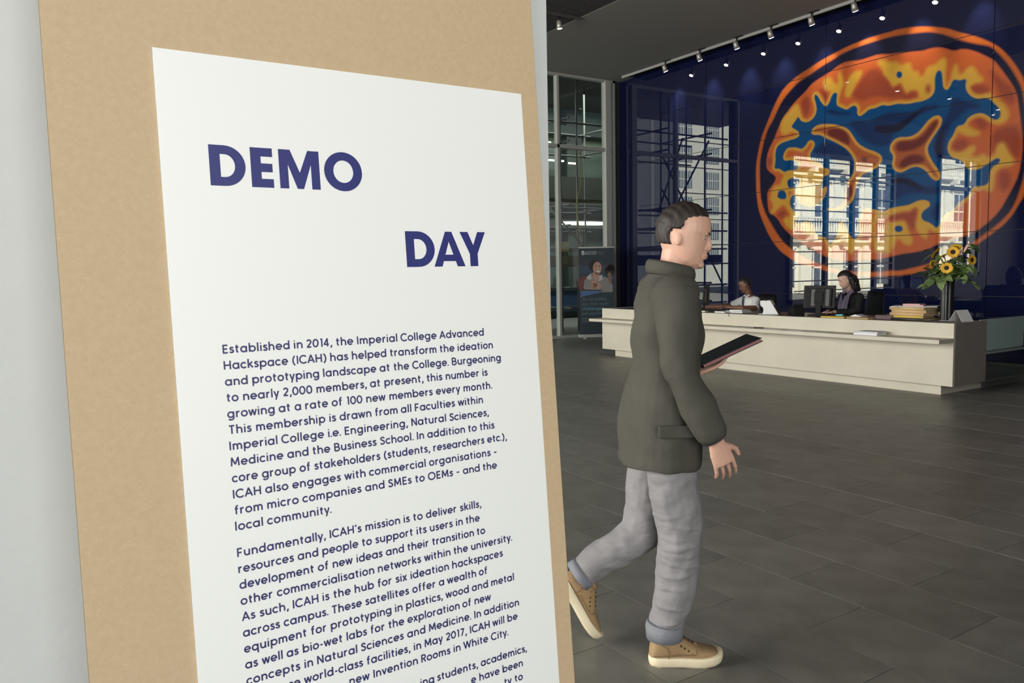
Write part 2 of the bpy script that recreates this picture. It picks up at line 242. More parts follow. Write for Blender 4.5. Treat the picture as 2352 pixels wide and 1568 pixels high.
 'island': [[9.098,3.889,9.055,3.956,8.931,4.0,8.662,3.961,8.506,3.904,8.353,3.823,8.258,3.686,8.164,3.55,8.016,3.448,7.849,3.375,7.751,3.312,7.716,3.228,7.779,3.127,7.898,3.081,8.086,3.032,8.173,2.889,8.204,2.738,8.236,2.617,8.327,2.542,8.42,2.487,8.514,2.463,8.72,2.468,8.757,2.513,8.515,2.516,8.399,2.6,8.391,2.808,8.347,2.948,8.245,3.05,8.225,3.202,8.239,3.306,8.31,3.417,8.417,3.525,8.596,3.638,8.804,3.748,8.916,3.818,9.053,3.833],[7.6,3.39,7.581,3.465,7.51,3.533,7.417,3.548,7.274,3.526,7.154,3.556,7.067,3.627,6.982,3.726,6.888,3.784,6.812,3.789,6.754,3.733,6.761,3.642,6.824,3.551,6.898,3.451,6.962,3.348,6.97,3.264,6.928,3.165,6.868,3.063,6.788,2.951,6.748,2.862,6.775,2.8,6.822,2.791,6.9,2.842,6.961,2.933,7.041,3.009,7.141,3.05,7.241,3.042,7.341,2.996,7.423,2.982,7.518,3.037,7.557,3.12,7.533,3.224,7.546,3.294,7.589,3.339]],
 'core': [[8.769,3.837,8.721,3.892,8.517,3.87,8.399,3.789,8.327,3.676,8.324,3.553,8.418,3.587,8.597,3.696,8.743,3.77],[8.369,2.857,8.299,2.892,8.251,2.794,8.283,2.663,8.34,2.606,8.377,2.702],[8.114,3.32,7.991,3.304,8.0,3.224,8.079,3.244],[7.496,3.414,7.456,3.476,7.374,3.484,7.172,3.463,7.055,3.521,6.96,3.619,6.886,3.7,6.829,3.709,6.818,3.652,6.9,3.526,6.984,3.426,7.07,3.354,7.218,3.308,7.411,3.31,7.484,3.354],[7.437,3.124,7.367,3.203,7.246,3.245,7.116,3.237,7.026,3.178,7.014,3.11,7.102,3.083,7.232,3.089,7.343,3.045,7.415,3.063]],
 'dark': [[7.699,3.979,7.541,3.97,7.284,3.915,7.124,3.915,7.009,3.978,6.817,3.952,6.797,3.912,6.986,3.872,7.181,3.831,7.331,3.772,7.588,3.735,8.02,3.755,8.133,3.824],[6.622,3.989,6.522,3.997,6.412,3.922,6.207,3.848,6.196,3.775,6.337,3.801,6.442,3.757,6.53,3.673,6.603,3.644,6.689,3.428,6.702,3.246,6.679,3.095,6.812,3.112,6.874,3.27,6.85,3.453,6.743,3.667,6.653,3.789],[7.558,2.923,7.308,2.896,7.175,2.805,7.093,2.729,6.935,2.713,6.762,2.705,6.74,2.582,6.952,2.592,7.2,2.634,7.352,2.619,7.454,2.55,7.547,2.499],[8.367,3.938,8.139,3.94,8.026,3.881,7.913,3.763,7.753,3.885,7.562,3.92,7.552,3.481,7.743,3.43,7.962,3.521,8.132,3.646,8.249,3.817],[8.836,4.2,8.667,4.232,8.522,4.124,8.313,4.107,8.357,4.044,8.665,4.107],[9.024,3.567,8.84,3.7,8.656,3.642,8.358,3.475,8.249,3.256,8.29,3.004,8.406,2.965,8.652,3.411,9.022,3.46],[6.887,2.346,6.775,2.469,6.736,2.447,6.739,2.204,6.814,2.162,6.884,2.252]],
 'black': [[7.856,3.803,7.695,3.786,7.484,3.752,7.282,3.852,7.086,3.94,6.989,3.97,7.123,3.862,7.259,3.753,7.429,3.637,7.585,3.632,7.799,3.675,7.887,3.739],[6.649,3.651,6.694,3.613,6.728,3.499,6.752,3.346,6.748,3.206,6.726,3.101,6.804,3.167,6.855,3.286,6.83,3.431,6.786,3.536,6.713,3.616],[7.558,2.923,7.278,2.893,7.175,2.814,7.013,2.712,7.032,2.666,7.172,2.718,7.306,2.799,7.555,2.825]],
}

NAVY = s2l((20, 25, 56))
COLS = dict(ring=s2l((200, 102, 46)), brain=s2l((190, 94, 50)), yellow=s2l((204, 156, 60)), deep=s2l((152, 70, 48)), blue=s2l((12, 70, 118)),
            island=s2l((168, 86, 46)), core=s2l((102, 42, 38)), dark=s2l((20, 44, 88)), black=s2l((24, 24, 50)), inner=s2l((25, 26, 50)))
def sdf(P, flat):
    A = np.array(flat, float).reshape(-1, 2)
    for _ in range(1):                                              # round the traced corners once
        Bn = np.roll(A, -1, 0); A = np.stack([A*.75+Bn*.25, A*.25+Bn*.75], 1).reshape(-1, 2)
    Bn = np.roll(A, -1, 0); d = np.full(len(P), 9e9); ins = np.zeros(len(P), bool)
    lo, hi = A.min(0)-.25, A.max(0)+.25
    mask = ((P >= lo) & (P <= hi)).all(1); Q = P[mask]
    if len(Q) == 0: return d
    dq = np.full(len(Q), 9e9); iq = np.zeros(len(Q), bool)
    for a, b in zip(A, Bn):
        e = b-a; L = e @ e
        if L < 1e-12: continue
        t = np.clip(((Q-a) @ e)/L, 0, 1); r = Q-a-t[:, None]*e; dq = np.minimum(dq, (r*r).sum(1))
        c = (a[1] > Q[:, 1]) != (b[1] > Q[:, 1])
        if abs(e[1]) > 1e-12: iq ^= c & (Q[:, 0] < (Q[:, 1]-a[1])*e[0]/e[1]+a[0])
    dq = np.sqrt(dq); dq[iq] *= -1; d[mask] = dq; return d
def paint(P):
    C = np.tile(np.array(NAVY), (len(P), 1))
    def put(d, col, soft=.012):
        a = np.clip(.5-d/(2*soft), 0, 1)[:, None]; np.copyto(C, C*(1-a)+np.array(col)*a)
    D = {}
    def layer(k, col, soft=.012, grow=0):
        for q in MURAL[k]:
            d = D.setdefault((k, id(q)), sdf(P, q)); put(d-grow, col, soft)
    d1 = sdf(P, MURAL['ring'][0]); d2 = sdf(P, MURAL['ring'][1])
    wob = .5+.5*np.sin(P[:, 0]*3.1+1)*np.sin(P[:, 1]*2.7)
    a = np.clip(.5-d1/.03, 0, 1)[:, None]; rc = np.array(COLS['ring'])*(.72+.28*wob)[:, None]; np.copyto(C, C*(1-a)+rc*a)
    put(d2, COLS['inner'], .02)
    layer('brain', COLS['brain'], .015); layer('yellow', COLS['yellow'], .035); layer('deep', COLS['deep'], .04)
    layer('blue', COLS['yellow'], .03, .045); layer('blue', COLS['blue'], .01)
    layer('dark', COLS['dark'], .03); layer('black', COLS['black'], .025)
    layer('island', s2l((206, 150, 60)), .01); layer('island', COLS['island'], .02, -.045); layer('core', COLS['core'], .03)
    return C
M_panel = mat('printed_glass', (.01, .012, .05), .006, attr='print', spec=.5, ior=1.95)
M_panelf = mat('navy_glass', NAVY, .006, spec=.5, ior=1.95)
wallR = MB().box(XW+.03, XW+.25, -5.2, YG+.15, -.2, 6.4).build('wall_right', M_joint); tag(wallR, kind='structure')
ZJ = [.044, 1.009, 1.974, 2.938, 3.903, 4.868, 5.86]; YJ = [-5.1, -2.31, .47, 3.25, 6.03, 8.815, 11.594, 14.28]
for a in range(7):
    for b in range(6):
        y0, y1, z0, z1 = YJ[a]+.005, YJ[a+1]-.005, ZJ[b]+.005, ZJ[b+1]-.005
        pp = random.uniform(-.001, .001)
        mb = MB(); mb.box(XW+.0005+pp, XW+.03, y0, y1, z0, z1)
        if not (a in (3, 4, 5) and b >= 1):
            mb.build('panel', M_panelf, wallR); continue
        ny, nz = int((y1-y0)/.0125), int((z1-z0)/.0125)
        ys, zs = np.linspace(y0, y1, ny+1), np.linspace(z0, z1, nz+1)
        G = np.stack(np.meshgrid(ys, zs), -1).reshape(-1, 2)
        V = np.column_stack([np.full(len(G), XW+pp), G]); n0 = len(V)
        idx = np.arange(n0).reshape(nz+1, ny+1)
        F = np.stack([idx[:-1, :-1], idx[1:, :-1], idx[1:, 1:], idx[:-1, 1:]], -1).reshape(-1, 4)
        Vb = np.array(mb.v); V = np.vstack([V, Vb]); Fb = np.array(mb.f)+n0; F = np.vstack([F, Fb])
        me = bpy.data.meshes.new('panel'); me.vertices.add(len(V)); me.vertices.foreach_set('co', V.ravel())
        me.loops.add(F.size); me.loops.foreach_set('vertex_index', F.ravel().astype(np.int32))
        me.polygons.add(len(F)); me.polygons.foreach_set('loop_start', np.arange(0, F.size, 4, dtype=np.int32)); me.update(calc_edges=True)
        ca = me.color_attributes.new('print', 'FLOAT_COLOR', 'POINT'); cc = np.ones((len(V), 4), np.float32); cc[:, :3] = NAVY
        cc[:n0, :3] = paint(G); ca.data.foreach_set('color', cc.ravel()); me.materials.append(M_panel)
        o = bpy.data.objects.new('panel', me); COL.objects.link(o); o.parent = wallR
tag(MB().box(XW-.02, XW+.03, -5.2, YG, -.012, .038).build('baseboard_right', M_darkframe), kind='structure')

# ------------------------------------------------------------------ ceiling
ceil = MB().box(8.63, 11.97, -5.2, YG, ZC, 6.3).box(11.97, XW+.25, 13.8, YG, ZC, 6.3).box(-12, 8.63, -13, YG+.2, ZC+.16, 6.4).box(8.63, XW+.25, -13, -5.2, ZC, 6.4).box(11.97, XW+.3, -5.2, 13.8, 6.2, 6.4).build('ceiling', M_ceil)  # overhang past the left and front walls is added, unseen, to block sun
tag(ceil, kind='structure')
sl = MB()
for k in range(46): sl.box(8.60-k*.045-.022, 8.60-k*.045, -5, YG, ZC+.0, ZC+.03)
tag(sl.build('slats', M_darkceil, ceil), kind='stuff')
MB().box(-7, 8.63, -5, YG, ZC+.05, ZC+.155).build('backing_board', M_darkceil, ceil)
MB().box(6.4, 8.63, 11.0, 11.06, ZC-.03, ZC+.0).build('cross_rail', M_darkframe, ceil)
tag(MB().box(11.955, 11.985, -5.2, 13.8, ZC-.05, ZC+.02).build('trim_1', M_lip), kind='structure')
tag(MB().box(12.1, 12.13, -5.2, 13.8, ZC+.0, ZC+.03).build('trim_2', M_frame), kind='structure')

# ------------------------------------------------------------------ glazed back wall and its windows
wb = MB()
def solid(x0, x1, z0=-.2, z1=6.3, y0=YG, y1=YG+.3): wb.box(x0, x1, y0, y1, z0, z1)
solid(6.2, 8.27); solid(-1.3, 1.15); solid(-7.2, -3.95); solid(-1.3, 6.2, -.2, .45); solid(1.15, 6.2, 4.7, 6.3); solid(-3.95, -1.3, -.2, 1.1); solid(-3.95, -1.3, 5.05, 6.3)
solid(8.27, XW+.2, 5.84, 6.3); solid(12.13, 12.31, -.2, 5.84)
tag(wb.build('wall_back', M_shade), kind='structure')
MD = mat('frame_dark_outer', (.07, .07, .065), .5)
def window(name, x0, x1, z0, z1, xs, zs, fw=.06, m=M_frame, fd=.12, top=None):
    e = empty(name, ((x0+x1)/2, YG, 0), kind='structure')
    L = lambda mb, n, mm=m: mb.build(n, mm, e, origin=None)
    off = (x0+x1)/2
    def bx(n, a, b, c, d, y0=YG-fd/2, y1=YG+fd/2, mm=m): MB().box(a-off, b-off, y0-YG, y1-YG, c, d).build(n, mm, e)
    bx('frame', x0, x0+fw, z0, z1); bx('frame', x1-fw, x1, z0, z1)
    bx('frame', x0, x1, z1-fw, z1); bx('frame', x0, x1, z0, z0+fw)
    for x in xs: bx('mullion', x-fw/2, x+fw/2, z0+fw, z1-fw)
    for z in zs: bx('transom', x0+fw, x1-fw, z-fw*.6, z+fw*.6)
    X = [x0+fw/2]+list(xs)+[x1-fw/2]; Zs = [z0+fw/2]+list(zs)+[z1-fw/2]
    for a in range(len(X)-1):
        for b in range(len(Zs)-1): bx('pane', X[a]+fw/2, X[a+1]-fw/2, Zs[b]+fw/2, Zs[b+1]-fw/2, YG-.006, YG+.006, M_glass)
    return e
w1 = window('window_1', 8.27, 12.13, -.01, 5.84, [10.5], [4.26], .06)
MB().box(11.83-10.2, 11.98-10.2, -.09, .06, 0, 5.8).build('post', M_frame, w1)
w2 = window('window_2', 1.15, 6.2, .45, 4.7, [2.15, 3.3, 4.55], [], .13, MD)
for k, z in enumerate([.8, 1.08, 1.55, 1.9, 2.45, 2.75, 3.05, 3.45, 3.95, 4.12, 4.42]): MB().box(1.28-3.675, 6.07-3.675, -.14, -.11, z, z+.03).build('blind_slat', MD, w2)
w3 = window('window_3', -3.95, -1.3, 1.1, 5.05, [-3.1], [4.0], .1, MD)

# other sides of the hall, behind and beside the camera
wl = MB(); wl.box(-7.3, -7.05, -5.2, 3.2, -.2, 6).box(-7.3, -7.05, 13, YG+.2, -.2, 6).box(-7.3, -7.05, 3.2, 13, 5.4, 6).box(-7.3, -7.05, 3.2, 13, -.2, .6)
tag(wl.build('wall_left', M_shade), kind='structure')
wf = MB(); wf.box(1.3, XW+.25, -5.3, -5.05, -.2, 6).box(-7.3, -5.3, -5.3, -5.05, -.2, 6).box(-5.3, 1.3, -5.3, -5.05, 5.2, 6).box(-5.3, 1.3, -5.3, -5.05, -.2, .5)
tag(wf.build('wall_front', M_shade), kind='structure')
for nm, horizontal in (('window_4', False), ('window_5', True)):
    e = empty(nm, kind='structure')
    if horizontal:
        for k in range(7): MB().box(-5.3+k*1.1-.03, -5.3+k*1.1+.03, -5.22, -5.12, .5, 5.2).build('mullion', MD, e)
        MB().box(-5.3, 1.3, -5.18, -5.165, .5, 5.2).build('pane', M_glass, e)
    else:
        for k in range(8): MB().box(-7.22, -7.12, 3.2+k*1.4-.03, 3.2+k*1.4+.03, .6, 5.4).build('mullion', MD, e)
        MB().box(-7.18, -7.165, 3.2, 13, .6, 5.4).build('pane', M_glass, e)

# white partition behind the board
tag(MB().box(-3.5, 1.188, 1.655, 1.90, -.01, 3.6).build('wall_partition', M_plaster), kind='structure')
# ------------------------------------------------------------------ leaning board with the poster
LEAN = math.radians(4.9035); BY, BZ = 1.4, 1.5
bo = Vector((0, BY, BZ)); BU = Vector((0, math.sin(LEAN), math.cos(LEAN))); BN = Vector((0, -math.cos(LEAN), math.sin(LEAN)))
TB = Matrix(((1, BN.x, BU.x), (0, BN.y, BU.y), (0, BN.z, BU.z))).to_4x4(); TB.translation = bo     # local (u, out, up)
TB = Matrix.Translation(bo) @ Matrix((Vector((1, 0, 0)), BN, BU)).transposed().to_4x4()
def mdf():
    m = bpy.data.materials.new('mdf'); m.use_nodes = True; nt = m.node_tree; b = nt.nodes['Principled BSDF']; b.inputs['Roughness'].default_value = .75
    tc = nt.nodes.new('ShaderNodeTexCoord'); mix = None
    def nz(sc, st, lo, hi, rot=0):
        mp = nt.nodes.new('ShaderNodeMapping'); mp.inputs['Scale'].default_value = st; mp.inputs['Rotation'].default_value = (0, rot, 0)
        n = nt.nodes.new('ShaderNodeTexNoise'); n.inputs['Scale'].default_value = sc; n.inputs['Detail'].default_value = 5
        r = nt.nodes.new('ShaderNodeMapRange'); r.inputs[1].default_value = lo; r.inputs[2].default_value = hi
        nt.links.new(tc.outputs['Object'], mp.inputs[0]); nt.links.new(mp.outputs[0], n.inputs[0]); nt.links.new(n.outputs[0], r.inputs[0]); return r.outputs[0]
    def mx(a, bcol, fac, k):
        q = nt.nodes.new('ShaderNodeMix'); q.data_type = 'RGBA'; q.inputs[7].default_value = (*bcol, 1)
        if isinstance(a, tuple): q.inputs[6].default_value = (*a, 1)
        else: nt.links.new(a, q.inputs[6])
        mu = nt.nodes.new('ShaderNodeMath'); mu.operation = 'MULTIPLY'; mu.inputs[1].default_value = k; nt.links.new(fac, mu.inputs[0]); nt.links.new(mu.outputs[0], q.inputs[0]); return q.outputs[2]
    c = mx((.565, .425, .262), (.49, .36, .212), nz(95, (1, 1, 1), .3, .7), .55)
    c = mx(c, (.70, .55, .36), nz(620, (1, 1, .30), .58, .78, .5), .6)
    c = mx(c, (.70, .55, .36), nz(560, (.30, 1, 1), .60, .8, .4), .55)
    c = mx(c, (.36, .23, .12), nz(700, (1, 1, 1), .64, .8), .6)
    nt.links.new(c, b.inputs['Base Color']); return m
M_mdf = mdf()
board = empty('backing_board', (.538, 1.25, 0), label='tall raw brown fibreboard leaning against the white partition, poster mounted on it', cat='board')
iB = Matrix.Translation((-.538, -1.25, 0))
def bb(x0, x1, o0, o1, u0, u1, name, m, par=board, Ti=iB, c=.0015): return MB().cbox(x0, x1, o0, o1, u0, u1, c, Ti @ TB).build(name, m, par)
bb(.075, 1.0, -.018, 0, -1.5, .82, 'fibreboard_sheet', M_mdf)
M_poster = mat('poster_sheet', (.87, .88, .85), .45)
M_edge = mat('poster_edge', (.8, .8, .76), .6)
poster = empty('poster', (.594, 1.38, 1.2), label='white poster headed DEMO DAY with dark blue text on the brown board', cat='poster')
iP = Matrix.Translation((-.594, -1.38, -1.2))
bb(.2308, .9557, .0002, .0045, -1.36, .3795, 'poster_sheet', M_poster, poster, iP, .0004)
M_ink = mat('navy_ink', s2l((40, 45, 112)), .5); M_ink2 = mat('navy_ink_text', s2l((48, 50, 100)), .5)
OUT = .0049
def ink(tris_polys, name, m, par=poster, Ti=iP):
    mb = MB()
    for k, P in enumerate(tris_polys): mb.add([Ti @ TB @ Vector((u, OUT+(k % 40)*2.2e-5, v)) for u, v in P], [list(range(len(P)))])
    return mb.build(name, m, par)
def arcpts(cx, cy, rx, ry, a0, a1, n=10): return [(cx+rx*math.cos(math.radians(a0+(a1-a0)*i/n)), cy+ry*math.sin(math.radians(a0+(a1-a0)*i/n))) for i in range(n+1)]
def stroke(pts, hw, closed=False):
    """constant-width stroke with mitred corners -> quads"""
    pts = [q for i, q in enumerate(pts) if i == 0 or (Vector(q)-Vector(pts[i-1])).length > hw*.08]
    n = len(pts); L = []
    if not closed:
        for i in range(1, n-1):
            p, q, r = Vector(pts[i-1]), Vector(pts[i]), Vector(pts[i+1]); t1 = (q-p).normalized(); t2 = (r-q).normalized()
            if t1.dot(t2) < -.15: return stroke(pts[:i]+[tuple(q+t1*hw*.30)], hw)+stroke([tuple(q-t2*hw*.30)]+list(pts[i+1:]), hw)
    for i in range(n):
        p = Vector(pts[i]); a = Vector(pts[i-1]) if (i or closed) else None; b = Vector(pts[(i+1) % n]) if (i < n-1 or closed) else None
        t1 = (p-a).normalized() if a is not None else None; t2 = (b-p).normalized() if b is not None else None
        t1 = t1 or t2; t2 = t2 or t1
        nn = Vector((-(t1.y+t2.y), t1.x+t2.x)); nn.normalize(); k = nn.dot(Vector((-t1.y, t1.x))); k = max(k, .45)
        L.append((p+nn*hw/k, p-nn*hw/k))
    return [[L[i][0], L[i][1], L[(i+1) % n][1], L[(i+1) % n][0]] for i in range(n if closed else n-1)]
# lowercase / capital skeletons, cap height 1
r_, x_, c_ = .298, .60, .36
circ = arcpts(c_-.055, c_, r_, .30, 0, 360, 18)[:-1]; cx0 = c_-.055
circ = arcpts(r_, c_, r_, .30, 0, 360, 18)[:-1]
arch = lambda x0, wd, h=.655: [(x0, 0+.0)]+[] 
def hump(x0, wd): return arcpts(x0+wd/2, .40, wd/2, .255, 180, 0, 10)+[(x0+wd, 0)]
G = {
 'a': [('c', circ), [(.6, 0), (.6, .72)]], 'b': [('c', [(x+.02, y) for x, y in circ]), [(0, 0), (0, 1.05)]],
 'c': [arcpts(r_, c_, r_, .30, 42, 318, 14)], 'd': [('c', circ), [(.6, 0), (.6, 1.05)]],
 'e': [[(.03, .355), (.585, .355)]+arcpts(r_, c_, r_, .30, 2, 318, 16)[0:]], 'f': [[(.13, 0), (.13, .84)]+arcpts(.33, .82, .20, .17, 170, 85, 5), [(-.02, .655), (.33, .655)]],
 'g': [('c', circ), [(.6, .72), (.6, .0)]+arcpts(.31, .0, .29, .24, 0, -150, 8)], 'h': [[(0, 0), (0, 1.05)], hump(0, .5)],
 'i': [[(0, 0), (0, .72)], [(-.0, .88), (0, .99)]], 'j': [[(0, .72), (0, -.25)], [(0, .88), (0, .99)]],
 'k': [[(0, 0), (0, 1.05)], [(.44, .70), (.06, .36)], [(.14, .42), (.48, .02)]], 'l': [[(0, 0), (0, 1.05)]],
 'm': [[(0, 0), (0, .72)], hump(0, .42), hump(.42, .42)], 'n': [[(0, 0), (0, .72)], hump(0, .5)], 'o': [('c', circ)],
 'p': [('c', [(x+.02, y) for x, y in circ]), [(0, -.32), (0, .72)]], 'q': [('c', circ), [(.6, -.32), (.6, .72)]],
 'r': [[(0, 0), (0, .72)], arcpts(.27, .38, .27, .275, 180, 82, 6)], 's': [[(.40, .56), (.33, .63), (.23, .655), (.12, .63), (.065, .54), (.10, .45), (.22, .385), (.34, .32), (.40, .22), (.35, .11), (.23, .065), (.09, .085), (.01, .16)]],
 't': [[(.12, .92), (.12, .22)]+arcpts(.29, .22, .17, .155, 180, 265, 5), [(-.03, .655), (.34, .655)]],
 'u': [[(.5, .72), (.5, 0)], [(0, .72), (0, .32)]+arcpts(.25, .32, .25, .255, 180, 360, 10)], 'v': [[(0, .72), (.25, .03), (.5, .72)]], 'w': [[(0, .72), (.20, .03), (.40, .70), (.60, .03), (.80, .72)]],
 'x': [[(0, .72), (.46, 0)], [(.46, .72), (0, 0)]], 'y': [[(0, .72), (.25, .05)], [(.5, .72), (.16, -.32)]],
 'A': [[(0, 0), (.37, .97), (.74, 0)], [(.14, .32), (.60, .32)]], 'B': [[(0, .06), (0, .94), (.28, .94)]+arcpts(.28, .73, .20, .21, 90, -90, 8)+[(0, .52)], [(.28, .52)]+arcpts(.30, .29, .24, .23, 90, -90, 8)+[(0, .06)]],
 'C': [arcpts(.44, .5, .44, .455, 44, 316, 16)], 'E': [[(.46, .935), (0, .935), (0, .065), (.46, .065)], [(0, .51), (.42, .51)]], 'F': [[(.46, .935), (0, .935), (0, 0)], [(0, .48), (.40, .48)]],
 'H': [[(0, 0), (0, 1)], [(.62, 0), (.62, 1)], [(0, .5), (.62, .5)]], 'I': [[(0, 0), (0, 1)]], 'M': [[(0, 0), (.06, .97), (.40, .2), (.74, .97), (.80, 0)]], 'N': [[(0, 0), (0, .97), (.60, .03), (.60, 1)]],
 'O': [('c', arcpts(.45, .5, .45, .455, 0, 360, 22)[:-1])], 'R': [[(0, 0), (0, .935), (.28, .935)]+arcpts(.28, .70, .23, .235, 90, -90, 8)+[(0, .465)], [(.26, .46), (.52, 0)]],
 'S': [[(.50, .78), (.42, .89), (.28, .94), (.13, .90), (.06, .77), (.10, .64), (.26, .54), (.42, .45), (.51, .31), (.46, .14), (.30, .06), (.13, .08), (.0, .21)]],
 'T': [[(0, .935), (.60, .935)], [(.30, .935), (.30, 0)]], 'W': [[(0, 1), (.27, .05), (.53, .95), (.79, .05), (1.06, 1)]], 'Y': [[(0, 1), (.32, .45), (.64, 1)], [(.32, .45), (.32, 0)]],
 '0': [('c', arcpts(.29, .5, .29, .44, 0, 360, 18)[:-1])], '1': [[(.0, .94), (.17, .94), (.17, 0)]], '2': [arcpts(.25, .70, .23, .24, 165, -30, 9)+[(.02, .07), (.50, .07)]],
 '4': [[(.40, 0), (.40, .97), (0, .27), (.56, .27)]], '7': [[(0, .93), (.46, .93), (.12, 0)]],
 ',': [[(.03, .15), (.025, .03), (-.06, -.19)]], '.': [[(0, 0), (0, .145)]], '(': [arcpts(.62, .43, .62, .72, 128, 232, 8)], ')': [arcpts(-.44, .43, .62, .72, 52, -52, 8)],
 '\u2019': [[(.03, 1.02), (.03, .92), (-.03, .76)]], '\u2013': [[(0, .40), (.36, .40)]], '-': [[(0, .38), (.28, .38)]], '\u201c': [[(0, 1.02), (.04, .76)], [(.2, 1.02), (.24, .76)]],
}
def glyph(ch):
    S = G[ch]; xs = [p[0] for s in S for p in (s[1] if s[0] == 'c' else s)]; return min(xs), max(xs)
SL = 'bhiklmnprujBDEFHIMNR17('; SR = 'adghijlmnqu1HIMN)'; DG = 'vwyxATWYVkrtfcEFCs4'
def sbear(ch, left): return .078 if ch in (SL if left else SR) else (.0 if ch in 'vwyATWY' else (.012 if ch in DG else .032))
def layout(text, hw, track):
    """-> list of (char, x) and the natural width"""
    x = 0; out = []; first_ = True
    for ch in text:
        if ch == ' ': x += .33; prev = ''; continue
        a, b = glyph(ch)
        if out: x += hw*2+sbear(ch, True)+(sbear(prev, False) if prev else .07)+(track-.10)
        out.append((ch, x-a)); x += b-a; prev = ch
    return out, x
def write(text, u0, v0, cap, u1=None, hw=.092, track=.10, right=False, natural=None):
    out, wd = layout(text, hw, track); k = cap
    kx = (u1-u0-2*hw*cap)/wd if (u1 is not None and not right) else (natural or cap)
    if right: u0 = u1-wd*kx-2*hw*cap
    Q = []
    for ch, x in out:
        for s in G[ch]:
            cl = s[0] == 'c'; pts = s[1] if cl else s
            P = [(u0+hw*cap+(x+q[0])*kx, v0+q[1]*k) for q in pts]
            Q += stroke(P, hw*cap, cl)
    return Q, kx
LINES = ["Established in 2014, the Imperial College Advanced", "Hackspace (ICAH) has helped transform the ideation", "and prototyping landscape at the College. Burgeoning",
 "to nearly 2,000 members, at present, this number is", "growing at a rate of 100 new members every month.", "This membership is drawn from all Faculties within",
 "Imperial College i.e. Engineering, Natural Sciences,", "Medicine and the Business School. In addition to this", "core group of stakeholders (students, researchers etc.),",
 "ICAH also engages with commercial organisations \u2013", "from micro companies and SMEs to OEMs \u2013 and the", "local community.", "Fundamentally, ICAH\u2019s mission is to deliver skills,",
 "resources and people to support its users in the", "development of new ideas and their transition to", "other commercialisation networks within the university.",
 "As such, ICAH is the hub for six ideation hackspaces", "across campus. These satellites offer a wealth of", "equipment for prototyping in plastics, wood and metal",
 "as well as bio-wet labs for the exploration of new", "concepts in Natural Sciences and Medicine. In addition", "these world-class facilities, in May 2017, ICAH will be", "new Invention Rooms in White City.",
 "ing students, academics,", "e have been", "ty to"]
ENDS = [0.8239, 0.8436, 0.8607, 0.827, 0.8353, 0.8112, 0.8231, 0.8346, 0.8628, 0.8366, 0.8342, 0.4778, 0.7911, 0.7853, 0.7961, 0.8591, 0.8344, 0.7955, 0.8576, 0.7994, 0.8657, 0.86, 0.835, 0.8778, 0.8655, 0.8632]
kx0 = None
for i, (t, e) in enumerate(zip(LINES, ENDS)):
    v = -.1288-.0275*i-(.0178 if i > 11 else 0)-(.0178 if i > 22 else 0)
    if i < 21:
        Q, kx = write(t, .3075, v, .0147, e); kx0 = (kx0 or kx)*.8+kx*.2
    else: Q, kx = write(t, .3075, v, .0147, e, right=True, natural=kx0)
    ink(Q, 'text_line', M_ink2)
def rect(a, b, c, d): return [(a, c), (b, c), (b, d), (a, d)]
def bowl(u0, u1, v0, v1, t, tv):
    ym = (v0+v1)/2; ry = (v1-v0)/2; Q = [rect(u0, u0+t, v0, v1)]; us = u0+(u1-u0)*.42; rx = u1-us
    Q += [rect(u0, us, v0, v0+tv), rect(u0, us, v1-tv, v1)]
    A = arcpts(us, ym, rx, ry, 90, -90, 18); B = arcpts(us, ym, rx-t, ry-tv, 90, -90, 18)
    return Q+[[A[i], A[i+1], B[i+1], B[i]] for i in range(18)]
c0, c1 = .1568, .2262
def Oring(cx, cy, rx, ry, ix, iy):
    A = arcpts(cx, cy, rx, ry, 0, 360, 40); B = arcpts(cx, cy, ix, iy, 0, 360, 40); return [[A[i], A[i+1], B[i+1], B[i]] for i in range(40)]
ink(bowl(.3077, .3676, c0, c1, .0178, .0152), 'letter', M_ink)
ink([rect(.3766, .3944, c0, c1), rect(.3766, .415, c1-.0152, c1), rect(.3766, .415, c0, c0+.0152), rect(.3766, .4142, .1840, .1990)], 'letter', M_ink)
ink([rect(.4259, .4418, c0, c1), rect(.4838, .4996, c0, c1), [(.4259, c1), (.4467, c1), (.4645, .1815), (.4645, c0), (.4570, c0), (.4380, .21)], [(.4996, c1), (.4788, c1), (.4610, .1815), (.4610, c0), (.4685, c0), (.4870, .21)]], 'letter', M_ink)
ink(Oring(.5449, .1921, .0367, .0362, .0192, .0208), 'letter', M_ink)
d0, d1 = .0138, .0834
ink(bowl(.6618, .724, d0, d1, .0182, .0152), 'letter', M_ink)
ink([[(.7213, d0), (.7393, d0), (.7635, d1), (.7495, d1)], [(.7918, d0), (.7738, d0), (.7495, d1), (.7640, d1)], rect(.7370, .7765, .0245, .0375)], 'letter', M_ink)
ink([[(.7827, d1), (.8013, d1), (.8127, .0565), (.8219, .0390), (.8036, .0390)], [(.8425, d1), (.8240, d1), (.8127, .0565), (.8036, .0390), (.8219, .0390)], rect(.8036, .8219, d0, .0395)], 'letter', M_ink)

